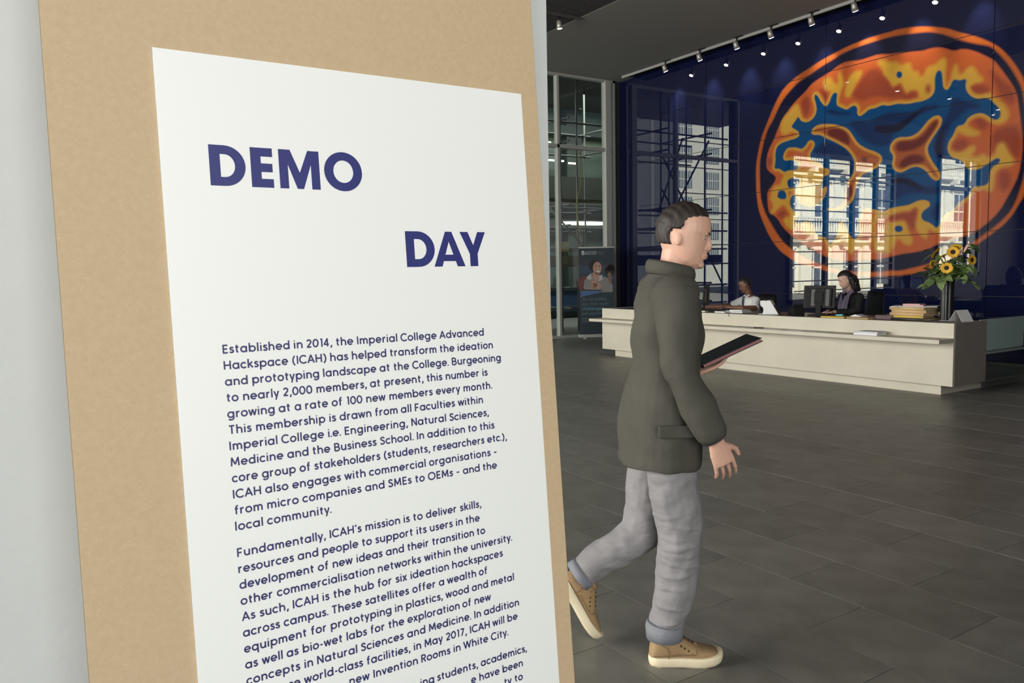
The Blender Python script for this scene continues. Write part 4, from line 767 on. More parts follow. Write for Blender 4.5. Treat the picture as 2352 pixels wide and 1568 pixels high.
bwrite('Executive', .03, 1.905, .024, M_bg, .05); bwrite('Education', .03, 1.862, .024, M_bg, .05)
bwrite('\u201c', -.375, .875, .07, M_bw, .14)
bwrite('An incredible', -.335, .84, .067, M_bt); bwrite('day that really', -.345, .735, .067, M_bt); bwrite('challenged', -.345, .630, .067, M_bt2, .10); bwrite('perceptions', -.345, .525, .067, M_bt)
bprint([rect(-.345, -.12, .432, .444)]+[rect(-.335, -.335+w_, .388-.022*k, .395-.022*k) for k, w_ in enumerate((.36, .30))]+[rect(.08, .3, .388-.022*k, .395-.022*k) for k in range(2)], 'small_print', M_bg, .0006)

# ------------------------------------------------------------------ outside: paving, scaffold, buildings
out = MB().box(-60, 40, YG+.3, 75, -.3, -.02).box(-60, -7.4, -30, YG+.3, -.3, -.02).box(-7.4, 40, -30, -5.4, -.3, -.02).build('pavement', mat('pavement', (.22, .21, .2), .9)); tag(out, kind='structure')
# entrance canopy roof outside the glazing
tag(MB().box(2.5, 21.9, YG+.35, 20.2, 6.55, 6.9).build('canopy', mat('canopy_soffit', (.05, .05, .055), .7)), 'dark flat canopy roof over the yard outside the corner glazing', 'canopy')
tag(MB().box(12.65, 34, -16, 14.25, 0, 15).box(13.2, 34, 14.25, 14.6, 7.2, 15).build('sun_blocker', mat('sun_blocker_grey', (.10, .10, .10), .8)), 'unseen grey block added behind the blue wall to keep sun off the yard', 'building')  # unseen mass, added so the sun stays off the yard and office block
M_scaf = mat('scaffold_steel', (.20, .20, .19), .5, metal=.6); M_coup = mat('coupler', (.06, .06, .055), .6)
sc = empty('scaffolding', (10, 16, 0), 0, 'steel tube scaffolding standing outside the corner glazing', 'scaffolding')
def pole(a, b, r=.024, m=M_scaf, n='pole'): return MB().tube([Vector(a)-Vector((10, 16, 0)), Vector(b)-Vector((10, 16, 0))], r, 8, smooth=True).build(n, m, sc)
SX = [7.4, 8.1, 9.75, 11.55, 12.05, 13.4]; SYs = (15.6, 17.0)
for x in SX:
    for y in SYs: pole((x, y, 0), (x, y, 6.4))
cp = MB().ball((0, 0, 0), (.045, .045, .05), n=8, m=6).build('coupler', M_coup, sc); cp.location = (11.55-10, 15.6-16, 2.05)
for z in (.55, 1.05, 2.05, 2.55, 3.05, 4.55, 5.1):
    for y in SYs: pole((7.2, y, z), (13.6, y, z))
    for x in (8.1, 9.75, 11.55, 13.4):
        pole((x+.05, 15.3, z+.06), (x+.05, 17.4, z+.06))
        if z in (1.05, 2.05, 3.05, 4.55) and not (x == 11.55 and z == 2.05): inst(cp, 'coupler', (x-10, 15.6-16, z), sc)
for a, b in (((7.4, 15.55, 1.0), (9.75, 15.55, 4.5)), ((9.0, 15.55, 5.0), (9.9, 15.55, 3.0)), ((9.3, 15.55, 3.1), (8.0, 15.55, 5.0)), ((11.0, 15.55, 3.2), (12.4, 15.55, 1.9)), ((9.75, 15.55, 3.6), (8.7, 15.55, 2.2))): pole(a, b)
pl0 = MB().cbox(-1.9, 1.9, -.11, .11, 0, .038, .004).build('plank', mat('scaffold_board', (.17, .14, .095), .8, noise=.2, scale=6), sc); pl0.location = (1.6, -.28, 1.62)
for k, (x, y, z) in enumerate([(1.6, 0, 1.62), (1.6, .28, 1.62), (1.6, .56, 1.62), (1.6, .84, 1.62), (2.2, .3, 3.3), (2.2, .6, 3.3), (-1.2, -.28, 1.62), (-1.2, .1, 1.62)]): inst(pl0, 'plank', (x, y, z), sc)
for y in (15.5,): MB().cbox(0-2.5, 3.4, -.02, .0, 1.66, 1.88, .004, Matrix.Translation((0, -.5, 0))).build('toe_board', mat('scaffold_board', (.17, .14, .095), .8), sc)
MB().cbox(1.35, 1.75, -.45, -.42, 1.98, 2.22, .004).build('notice_board', mat('buff_board', (.42, .33, .2), .8), sc)
# yellow hose hanging in the scaffold
hose = MB().tube([(12.08, 15.5, 4.4), (12.05, 15.45, 3.6), (11.9, 15.45, 3.1), (11.97, 15.45, 2.6), (12.06, 15.45, 2.0)], .012, 8).build('rope', mat('yellow_rope', (.34, .25, .06), .7)); tag(hose, 'yellow rope hanging down the scaffolding next to the window post', 'rope')
# dim office block across the yard
M_ob = mat('office_cladding', (.22, .25, .20), .6); M_obd = mat('office_column', (.08, .09, .085), .6); M_strip = mat('strip_light', (1, 1, .8), .4, emit=(1, 1, .78), es=2.2); M_obg = mat('office_glass', (.12, .15, .13), .3)
ob = empty('office_building', (16, 21, 0), 0, 'dim green-grey office block across the yard behind the scaffolding', 'building')
OB = lambda n, x0, x1, y0, y1, z0, z1, m: MB().box(x0-16, x1-16, y0-21, y1-21, z0, z1).build(n, m, ob)
OB('wall', 10.5, 26, 21.3, 21.6, 0, 9.5, M_ob)
for k, x in enumerate((11.6, 13.2, 14.3, 15.75, 17.6, 19.2)): OB('column', x, x+(.34 if k != 3 else .62), 20.9, 21.3, 0, 9.5, M_obd)
for z in (.0, 2.9, 5.9): OB('floor_slab', 10.5, 26, 20.7, 21.3, z+.0, z+.28, M_obd)
for k, x in enumerate((12.0, 13.6, 14.7, 16.5, 18.0)):
    for z in (.35, 3.3, 6.3): OB('window', x, x+1.0, 21.22, 21.31, z, z+2.3, M_obg)
for x, y, z, w_ in ((14.4, 20.6, 5.55, .5), (15.3, 20.6, 5.5, .22), (15.7, 20.6, 5.5, .25), (17.1, 20.6, 5.4, .6), (14.5, 20.6, 5.0, .9), (15.6, 20.6, 4.95, .3), (17.2, 20.6, 4.9, .4), (14.1, 20.6, 7.2, .15), (15.0, 20.6, 7.6, .3), (16.4, 20.6, 7.5, .3), (17.0, 20.6, 7.3, .4)):
    OB('strip_light', x, x+w_, y, y+.05, z, z+.05, M_strip)
OB('bulkhead', 10.5, 26, 20.3, 20.7, 3.6, 4.5, mat('bulkhead', (.03, .028, .025), .6))
MB().tube([(-.9+1.0*math.cos(a), -1.35+.45*math.sin(a)*0-.45+.4*math.sin(a), 2.95) for a in [2*PI*k/28 for k in range(28)]], .03, 6, closed=True).build('ring_light', M_strip, ob)
OB('blue_screen', 14.6, 16.2, 20.5, 20.6, .2, 1.0, mat('blue_screen', (.03, .06, .13), .6)); OB('pale_rail', 14.2, 18, 20.4, 20.45, .9, 1.0, mat('pale_rail', (.3, .3, .28), .6))
OB('side_wall', 22, 22.3, 14.8, 27, 0, 9.5, M_obd)

# sunlit stucco building opposite (seen in the glass)
M_st = mat('white_stucco', (.80, .755, .66), .8, noise=.06, scale=.6); M_wg = mat('dark_window', (.03, .045, .08), .15); M_sash = mat('white_sash', (.85, .83, .78), .5); M_rec = mat('stucco_shade', (.62, .58, .5), .8)
fb = empty('stucco_building', (-23, 28, 0), 0, 'sunlit white stucco building with balconies opposite, seen mirrored in the mural glass', 'building')
FO = Vector((-23, 28, 0))
def FB(n, x0, x1, y0, y1, z0, z1, m, par=None): return MB().box(x0+23, x1+23, y0-28, y1-28, z0, z1).build(n, m, par or fb)
BAY = 2.9; xs0 = -36.2; NB = 9
FB('wall', -38, -9.8, 28.2, 29, 0, 13, M_st)
ft = [(0, 0, 3.0, .4, 2.5), (1, 3.25, 6.75, 3.75, 6.1), (2, 6.95, 10.2, 7.45, 9.4)]
pf = None
for k in range(NB+1):
    x = xs0+k*BAY; FB('pilaster', x-.34, x+.34, 28.06, 28.2, 3.3, 11, M_st); FB('pier', x-.45, x+.45, 28.02, 28.2, 0, 2.9, M_st)
    FB('capital', x-.4, x+.4, 28.0, 28.06, 6.2, 6.5, M_st); FB('bracket', x-.15, x+.15, 27.4, 28.0, 2.9, 3.3, M_st); FB('bracket', x-.15, x+.15, 27.4, 28.0, 6.6, 6.95, M_st)
for z, d, h in ((2.85, .4, .12), (3.25, .6, .18), (6.5, .3, .12), (6.9, .6, .18), (10.2, .4, .2), (10.9, .8, .25)): FB('cornice', -38, -9.8, 28.2-d, 28.45, z, z+h, M_st)
for k in range(NB):
    x = xs0+(k+.5)*BAY
    for fl, zb_, zt_, wz0, wz1 in ft:
        W = .68
        e = FB('window', x-W, x+W, 28.16, 28.21, wz0, wz1, M_wg)
        s_ = MB()
        for a in (-W, W-.07): s_.box(x+23+a, x+23+a+.07, .11, .15, wz0, wz1)
        s_.box(x+23-W, x+23+W, .11, .15, (wz0+wz1)/2-.04, (wz0+wz1)/2+.04).box(x+23-W, x+23+W, .11, .15, wz1-.07, wz1).box(x+23-.02, x+23+.02, .11, .15, wz0, wz1).build('sash', M_sash, e)
        if fl:
            FB('surround', x-W-.14, x-W, 28.1, 28.2, wz0, wz1+.15, M_st); FB('surround', x+W, x+W+.14, 28.1, 28.2, wz0, wz1+.15, M_st); FB('pediment', x-W-.25, x+W+.25, 28.0, 28.2, wz1+.15, wz1+.3, M_st)
            zb2 = zb_+.18
            FB('rail', x-BAY/2, x+BAY/2, 27.72, 27.84, zb2+.72, zb2+.82, M_st)
            b_ = MB()
            for q in range(13): b_.tube([(x+23-BAY/2+.12+q*BAY/13, -.22, zb2+u) for u in (0, .2, .45, .72)], [.05, .065, .035, .05], 6, caps=False)
            tag(b_.build('balusters', M_st, fb), kind='stuff')
        else:
            FB('archivolt', x-W-.1, x+W+.1, 28.1, 28.45, 2.5, 2.72, M_st)
# grey apartment tower farther off
ap = empty('apartment_tower', (-30, 55, 0), 0, 'grey-white apartment block with rows of small windows, mirrored left of the mural', 'building')
M_ap = mat('pale_render', (.40, .395, .375), .8)
MB().box(-14, 2.6, 0, 1, 0, 34).build('wall', M_ap, ap)
wn = MB().box(-.9, .9, -.05, .03, -.8, .8).build('window', mat('apt_window', (.10, .12, .15), .3), ap); sb = MB().box(-.9, .9, -.08, -.05, -.03, .03).box(-.62, -.57, -.08, -.05, -.8, .8).box(-.32, -.27, -.08, -.05, -.8, .8).box(-.02, .03, -.08, -.05, -.8, .8).box(.28, .33, -.08, -.05, -.8, .8).box(.58, .63, -.08, -.05, -.8, .8).build('glazing_bars', mat('apt_bars', (.5, .5, .48), .6), wn)
wn.location = (-12, 0, 2.7)
for kx_ in range(4):
    for kz in range(12):
        if kx_ == 0 and kz == 0: continue
        q = inst(wn, 'window', (-12+kx_*3.7, 0, 2.7+kz*2.45), ap); inst(sb, 'glazing_bars', (0, 0, 0), q)
for kz in range(1, 12): MB().box(-14, 2.6, -.12, 0, 1.45+kz*2.45, 1.55+kz*2.45).build('band', mat('pale_band', (.44, .43, .41), .8), ap)

gb = empty('office_tower', (-15, 52, 0), 0, 'dark grey office tower beside the pale apartment block, mirrored at the left of the glass', 'building')
MB().box(-11.8, 18, 0, 1, 0, 40).build('wall', mat('tower_grey', (.035, .037, .045), .6), gb)
for k in range(10): MB().box(-11.8+k*3, -11.5+k*3, -.3, 0, 0, 40).build('fin', mat('tower_fin', (.07, .07, .08), .6), gb)

# ------------------------------------------------------------------ people
def xf(mb, T):
    mb.v = [tuple(T @ Vector(p)) for p in mb.v]; return mb
def merge(a, b):
    n = len(a.v); a.v += b.v; a.f += [[i+n for i in f] for f in b.f]; a.sm += b.sm; return a
HP = [(0, .30, .10, .10), (.05, .375, .02, .17), (.13, .395, -.10, .235), (.22, .405, -.2, .27), (.32, .41, -.30, .295), (.42, .405, -.36, .315), (.5, .385, -.39, .325), (.58, .41, -.41, .33), (.7, .40, -.42, .33), (.8, .36, -.39, .305), (.9, .26, -.30, .24), (.96, .14, -.19, .15), (1.0, .02, -.08, .03)]
def head(T, H):
    """head mesh, origin under the skull at chin height; +x = face"""
    m = MB(); S = Matrix.Scale(H, 4)
    m.tube([((f+b)/2, 0, z) for z, f, b, w_ in HP], [((f-b)/2, w_) for z, f, b, w_ in HP], 24, hint=(1, 0, 0))
    m.tube([(.34, 0, .57), (.372, 0, .48), (.405, 0, .385), (.398, 0, .345), (.35, 0, .30)], [(.040, .030), (.050, .036), (.070, .056), (.062, .062), (.05, .045)], 10)
    for s in (-1, 1):
        m.ball((-.03, s*.33, .43), (.055, .025, .10)); m.ball((.415, s*.05, .338), (.04, .028, .026)); m.ball((.355, s*.12, .57), (.045, .085, .03))
    m.ball((.375, 0, .238), (.045, .095, .022)); m.ball((.372, 0, .192), (.045, .08, .025)); m.ball((.335, 0, .075), (.055, .10, .06))
    return xf(m, T @ S)
def face_bits(T, H, par, browc, lipc=None, closed=False):
    S = T @ Matrix.Scale(H, 4)
    for s in (-1, 1):
        if not closed:
            xf(MB().ball((.318, s*.125, .495), (.036, .046, .020), n=10, m=8), S).build('eye', mat('eye_white', (.7, .68, .64), .3), par)
            xf(MB().ball((.342, s*.128, .493), (.0155, .019, .018), n=10, m=8), S).build('iris', mat('iris', (.03, .015, .01), .2), par)
        else: xf(MB().tube([(.385, s*.07, .485), (.368, s*.125, .475), (.335, s*.18, .485)], .008, 6), S).build('eyelash', browc, par)
        xf(MB().tube([(.400, s*.06, .568), (.390, s*.125, .585), (.336, s*.20, .575)], [.010, .014, .007], 6), S).build('eyebrow', browc, par)
    xf(MB().tube([(.388, -.075, .215), (.411, 0, .218), (.388, .075, .215)], [(.012, .005), (.020, .010), (.012, .005)], 8), S).build('lips', lipc or mat('lips', (.42, .19, .16), .5), par)
def hair_cap(T, H, m, par, low=.05, back=.0, thick=.045, name='hair', jig=0):
    def fn(d, q):
        fr = d.x; z = d.z
        ear = abs(fr+.10) < .26 and z < -.02 and abs(d.y) > .5
        g = max(z-(.40+.20*max(0, fr)), min(.04+.35*max(0, z)-fr, z+.60-low))
        if abs(d.y) > .4 and z < .05: g = min(g, math.hypot(fr+.10, (z+.22)*.8)-.26)
        k = min(1, max(0, g/.07+.5)); k = k*k*(3-2*k)
        return q*(.74+.26*k)*(1-.04*(z < .1))
    mb = MB().ball((0, 0, .57), (.42+thick, .33+thick, .43+thick), n=72, m=56, fn=lambda d, q: fn(d, q)*(1+jig*math.sin(17*d.x+9*d.z)*math.sin(13*d.y)))
    return xf(mb, T @ Matrix.Scale(H, 4) @ Matrix.Translation((-.02, 0, 0))).build(name, m, par)
def hand(mb, wrist, d, nrm, side, s=1.0, curl=.5, grip=None):
    """palm + four fingers + thumb; d = pointing dir, nrm = back-of-hand normal, side = +1/-1 picks the thumb side"""
    w_ = Vector(wrist); d = Vector(d).normalized(); nrm = Vector(nrm); nrm = (nrm-d*nrm.dot(d)).normalized(); ac = d.cross(nrm)*side
    mb.tube([w_-d*.02, w_+d*.01*s, w_+d*.045*s, w_+d*.09*s], [(.019*s, .027*s), (.017*s, .032*s), (.015*s, .042*s), (.012*s, .041*s)], 12, hint=nrm)
    for i, (off, L) in enumerate(((.034, .90), (.0115, 1.0), (-.0115, .95), (-.034, .75))):
        p = w_+d*(.080*s)+ac*(off*s); d0 = d; d = (d0+ac*(off*2.0)).normalized(); P = [p-d*.02*s, p]; a = 0
        for j, l in enumerate((.042, .027, .021)):
            a += curl*(.55, .75, .5)[j]*(1+.08*i); p = p+(d*math.cos(a)-nrm*math.sin(a))*(l*s*L); P.append(p)
        mb.tube(P, [.0088*s, .0088*s, .0080*s, .0074*s, .0058*s], 8); d = d0
    p = w_+d*.022*s+ac*.024*s; td = (d*.62+ac*.68-nrm*.35*(.4+curl)).normalized()
    mb.tube([p-ac*.01, p+td*.032*s, p+td*.060*s, p+(td+d*.35).normalized()*.085*s], [.015*s, .0125*s, .0105*s, .007*s], 8)
    return mb
def DISP(name, size, st):
    t = bpy.data.textures.get(name) or bpy.data.textures.new(name, 'CLOUDS'); t.noise_scale = size; t.noise_depth = 1
    return (('DISPLACE', dict(texture=t, strength=st, mid_level=.5)),)
def person(loc, rz, label, group=None): return empty('person', loc, rz, label, 'person', group)

# ---- the walking person
M_skin = mat('skin_fair', (.62, .36, .26), .5, noise=.05, scale=20); M_jack = mat('olive_jacket', (.058, .055, .042), .85, noise=.12, scale=9, bump=.5, bscale=45)
M_jean = mat('grey_jeans', (.235, .225, .228), .85, noise=.12, scale=14, bump=.7, bscale=30, stretch=(1, 1, 2.2)); M_cuff = mat('jeans_cuff', (.205, .213, .236), .85, noise=.1, scale=20, bump=.5, bscale=60)
M_hairb = mat('dark_brown_hair', (.022, .014, .010), .6, bump=.8, bscale=120, stretch=(1, 1, .3))
wr = math.atan2(-.542, .84)
fwd = Vector((math.cos(wr), math.sin(wr), 0)); base = on_plane(1534, 1497, 2, 0); base.z = 0
wk = person(base, wr, 'person striding right in olive jacket, grey jeans and tan boots')
TORSO = [((-.03, 0, .84), (.115, .15)), ((-.03, 0, .92), (.12, .165)), ((-.02, 0, 1.02), (.105, .15)), ((-.01, 0, 1.12), (.10, .145)), ((.0, 0, 1.25), (.112, .165)), ((.0, 0, 1.36), (.105, .175)), ((.0, 0, 1.42), (.08, .145)), ((.005, 0, 1.455), (.058, .075)), ((.02, 0, 1.49), (.052, .054)), ((.035, 0, 1.56), (.055, .056))]
HT = Matrix.Translation((.045, 0, 1.508)) @ Matrix.Rotation(math.radians(-20), 4, 'Z') @ Matrix.Rotation(math.radians(9), 4, 'Y')
LR = [(-.02, -.09, .90), (0, -.095, .70), (.03, -.093, .47), (.012, -.09, .30), (-.03, -.09, .10)]; LL = [(-.02, .09, .90), (-.05, .09, .70), (-.075, .09, .48), (-.20, .09, .38), (-.335, .09, .285)]
AR = [(0, -.17, 1.40), (-.005, -.225, 1.27), (-.005, -.25, 1.13), (.055, -.25, 1.01), (.125, -.235, .89)]; AL = [(0, .17, 1.40), (-.02, .215, 1.27), (-.03, .235, 1.14), (.05, .20, 1.078), (.14, .155, 1.082)]
b = MB().tube([p for p, r in TORSO], [r for p, r in TORSO], 20, hint=(1, 0, 0)); merge(b, head(HT, .235))
for A in (AR, AL): b.tube(A, [.05, .045, .04, .036, .026], 12)
hand(b, AR[-1], (.35, .02, -.9), (.2, -1, 0), -1, 1.0, .45); hand(b, AL[-1], (.9, -.12, .38), (.35, .05, -1), 1, 1.0, .3)
for A in (LR, LL): b.tube(A, [.09, .078, .055, .05, .038], 12, hint=(1, 0, 0))
b.tube([LR[-1], (.0, -.09, .06), (.09, -.09, .05)], [.036, .035, .03], 10); b.tube([LL[-1], (-.348, .09, .245), (-.296, .09, .125)], [.034, .028, .022], 10)
b.build('body', M_skin, wk, RM(.0036, 3))
face_bits(HT, .235, wk, M_hairb)
hair_cap(HT, .235, M_hairb, wk, thick=.038, jig=.03)
# jacket: torso and both sleeves in one garment
j = MB(); JT = [((-.03, 0, .765), (.152, .218)), ((-.03, 0, .79), (.155, .220)), ((-.025, 0, .92), (.158, .212)), ((-.02, 0, 1.05), (.138, .188)), ((-.01, 0, 1.15), (.128, .178)), ((0, 0, 1.27), (.135, .192)), ((0, 0, 1.37), (.125, .20)), ((0, 0, 1.43), (.10, .165)), ((.0, 0, 1.465), (.078, .09)), ((.01, 0, 1.50), (.074, .077))]
j.tube([p for p, r in JT], [r for p, r in JT], 28, hint=(1, 0, 0))
for A in (AR, AL): j.tube([A[0], A[1], A[2], A[3], Vector(A[3]).lerp(Vector(A[4]), .8)], [.082, .072, .064, .058, .047], 16)
for A in (AR, AL): j.ball(A[0], (.085, .075, .08))
j.build('jacket', M_jack, wk, RM(.007, 5)+DISP('cloth_folds', .17, .045))
MB().tube([(.012+.082*math.cos(a), .084*math.sin(a), 1.495+.018*math.cos(a+PI)) for a in [2*PI*k/24 for k in range(24)]], [(.028, .012)]*24, 8, hint=(0, 0, 1), closed=True).build('collar', M_jack, wk)
MB().tube([(.088, 0, 1.46), (.122, 0, 1.37), (.128, 0, 1.27), (.120, 0, 1.15), (.118, 0, 1.05), (.126, 0, .92), (.122, 0, .79)], .007, 6).build('zip', mat('olive_placket', (.05, .046, .035), .8), wk)
MB().cbox(-.075, .055, -.222, -.205, .90, .945, .006).build('pocket_flap', M_jack, wk)
for A in (AR, AL):
    p, q = Vector(A[3]).lerp(Vector(A[4]), .72), Vector(A[3]).lerp(Vector(A[4]), .9); MB().tube([p, q], [.051, .049], 16).build('cuff', M_jack, wk)
jn = MB().tube([(-.03, 0, .97), (-.03, 0, .90), (-.02, 0, .84)], [(.12, .165), (.125, .175), (.11, .165)], 20, hint=(1, 0, 0))
jn.tube([LR[0], LR[1], (.02, -.094, .58), LR[2], (.018, -.092, .38), LR[3], (-.012, -.09, .2), (-.03, -.09, .135)], [.098, .092, .087, .082, .080, .077, .067, .064], 20, hint=(1, 0, 0))
jn.tube([LL[0], LL[1], (-.068, .09, .56), (-.095, .09, .45), LL[3], (-.27, .09, .335), (-.325, .09, .295)], [.098, .092, .086, .080, .073, .066, .060], 20)
for z, a0, a1, tl, r in ((.60, 150, 290, .10, .009), (.555, 180, 350, -.12, .011), (.515, 170, 330, .06, .010), (.48, 190, 360, .14, .011), (.445, 160, 330, .02, .010), (.41, 180, 340, -.08, .010), (.37, 190, 350, .10, .009), (.32, 170, 300, .05, .008), (.24, 180, 320, -.06, .008), (.18, 200, 350, .08, .008)):
    cx_ = float(np.interp(z, [.135, .2, .30, .38, .47, .58, .7], [-.03, -.012, .012, .018, .03, .02, 0])); rl = float(np.interp(z, [.135, .2, .30, .47, .58, .7], [.064, .067, .077, .082, .087, .092]))
    A_ = [a0+(a1-a0)*q/8 for q in range(9)]
    jn.tube([(cx_+(rl-.003)*math.cos(math.radians(q)), -.092+(rl-.003)*math.sin(math.radians(q)), z+tl*rl*math.cos(math.radians(q))*1.5) for q in A_], [r*math.sin(PI*(i+.6)/9.2)**.7 for i in range(9)], 8)
jn.build('jeans', M_jean, wk, RM(.006, 4)+DISP('denim_folds', .075, .02))
for pts in (((-.028, -.09, .165), (-.03, -.09, .145), (-.03, -.09, .105)),): MB().tube(pts, [.069, .073, .070], 22).build('jeans_cuff', M_cuff, wk, (('SOLIDIFY', dict(thickness=.006)),))
MB().tube([(-.315, .09, .30), (-.345, .09, .277)], [.064, .066], 20).build('jeans_cuff', M_cuff, wk)
# boots
M_boot = mat('tan_nubuck', (.33, .215, .105), .85, noise=.14, scale=14, bump=.3, bscale=140); M_sole = mat('cream_sole', (.76, .66, .46), .6, noise=.04, scale=30); M_lace = mat('brown_lace', (.06, .035, .015), .8); M_seam = mat('boot_seam', (.18, .11, .05), .8)
def boot(T, far=False):
    e = bpy.data.objects.new('boot', None)
    # sole outline
    xs = [0, .006, .03, .08, .13, .18, .22, .26, .285, .296, .299]; hw = [.0, .02, .034, .036, .037, .044, .047, .044, .033, .018, .0]
    def ring(z, g, dz=0):
        L = [(x+(g if x > .15 else -g)*(1 if (i in (0, 10)) else .6), w_+(g if 0 < i < 10 else 0)) for i, (x, w_) in enumerate(zip(xs, hw))]
        P = [(x, w_, z+tz(x)) for x, w_ in L]+[(x, -w_, z+tz(x)) for x, w_ in L[1:-1][::-1]]; return P
    tz = lambda x: .016*max(0, (x-.2)/.1)**2
    mb = MB(); R = [ring(0, -.006), ring(.004, .0), ring(.018, .003), ring(.031, .003), ring(.036, .0)]; n = len(R[0]); V = [T @ Vector(p) for r in R for p in r]
    F = [(i*n+k, i*n+(k+1) % n, (i+1)*n+(k+1) % n, (i+1)*n+k) for i in range(4) for k in range(n)]; mb.add(V, F, True); b0 = 0
    mb.f += [list(range(n)), [4*n+k for k in range(n)][::-1]]; mb.sm += [False, False]
    mb.build('sole', M_sole, wk, (('SUBSURF', dict(levels=2, render_levels=2)),))
    # upper: cross sections along x
    prof = [(.004, .05, .020, .030), (.012, .092, .030, .030), (.03, .118, .036, .030), (.06, .122, .038, .030), (.09, .124, .038, .030), (.112, .118, .036, .030), (.135, .103, .036, .030), (.16, .088, .038, .030), (.185, .075, .041, .030), (.21, .066, .043, .030), (.24, .062, .042, .032), (.265, .056, .036, .036), (.283, .048, .026, .039), (.291, .043, .012, .041)]
    V = []; n = 18
    for x, h, w_, z0 in prof:
        for k in range(n):
            a = PI*k/(n-1); c = math.cos(a); s = math.sin(a); wx = w_*(1 if abs(c) > .999 else 1)
            V.append(T @ Vector((x, wx*math.copysign(abs(c)**.75, c), z0+(h-z0)*s**.62 if s > 1e-6 else z0)))
    F = [(i*n+k, (i+1)*n+k, (i+1)*n+k+1, i*n+k+1) for i in range(len(prof)-1) for k in range(n-1)]
    F += [(i*n, i*n+n-1, (i+1)*n+n-1, (i+1)*n) for i in range(len(prof)-1)]; F += [list(range(n)), [(len(prof)-1)*n+k for k in range(n)][::-1]]
    u = MB().add(V, F, True).build('boot_upper', M_boot, wk, (('SUBSURF', dict(levels=1, render_levels=2)),))
    xf(MB().tube([(.055+.058*math.cos(a), .036*math.sin(a), .119-.006*math.cos(a)) for a in [2*PI*k/20 for k in range(20)]], [(.012, .007)]*20, 8, hint=(0, 0, 1), closed=True), T).build('boot_collar', M_boot, u)
    for q, x in enumerate((.118, .132, .147, .162, .178)):
        h = np.interp(x, [p[0] for p in prof], [p[1] for p in prof]); 
        xf(MB().tube([(x-.012, -.030, h-.020), (x-.004, -.016, h-.003), (x, 0, h+.002), (x-.004, .016, h-.003), (x-.012, .030, h-.020)], .0028, 6), T).build('lace', M_lace, u)
        xf(MB().tube([(x+.006, -.034, h-.030), (x+.008, -.036, h-.036)], .0032, 6), T).build('eyelet', M_lace, u)
    for pts in ([(.075, -.0385, .036), (.078, -.0390, .055), (.068, -.0385, .075), (.045, -.0365, .085)], [(.09, -.0395, .046), (.11, -.0395, .052), (.15, -.0405, .050), (.182, -.0425, .050), (.188, -.041, .058), (.186, -.0365, .066)]):
        xf(MB().tube(pts, .0014, 6), T).build('seam', M_seam, u)
boot(Matrix.Translation((-.092, -.09, 0)) @ Matrix.Diagonal((.94, 1.08, 1.06, 1)))
boot(Matrix.Translation((-.396, .09, .258)) @ Matrix.Rotation(math.radians(62), 4, 'Y') @ Matrix.Translation((-.03, 0, -.02)))
M_wk = wk.matrix_basis = Matrix.Translation(base) @ Matrix.Rotation(wr, 4, 'Z')
P = M_wk @ Vector((.255, .135, 1.17))
fo = empty('folder', P, wr, 'dark folder with red edges held in front of the striding person', 'folder')
TF = Matrix.Rotation(math.radians(-24), 4, 'Y')
MB().cbox(-.12, .13, -.10, .10, -.006, -.003, .001, TF).cbox(-.12, .13, -.10, .10, .006, .009, .001, TF).build('cover', mat('folder_black', (.03, .03, .04), .5), fo)
MB().cbox(-.115, .125, -.096, .096, -.003, .006, .001, TF).build('papers', mat('red_pages', (.35, .12, .11), .7), fo)

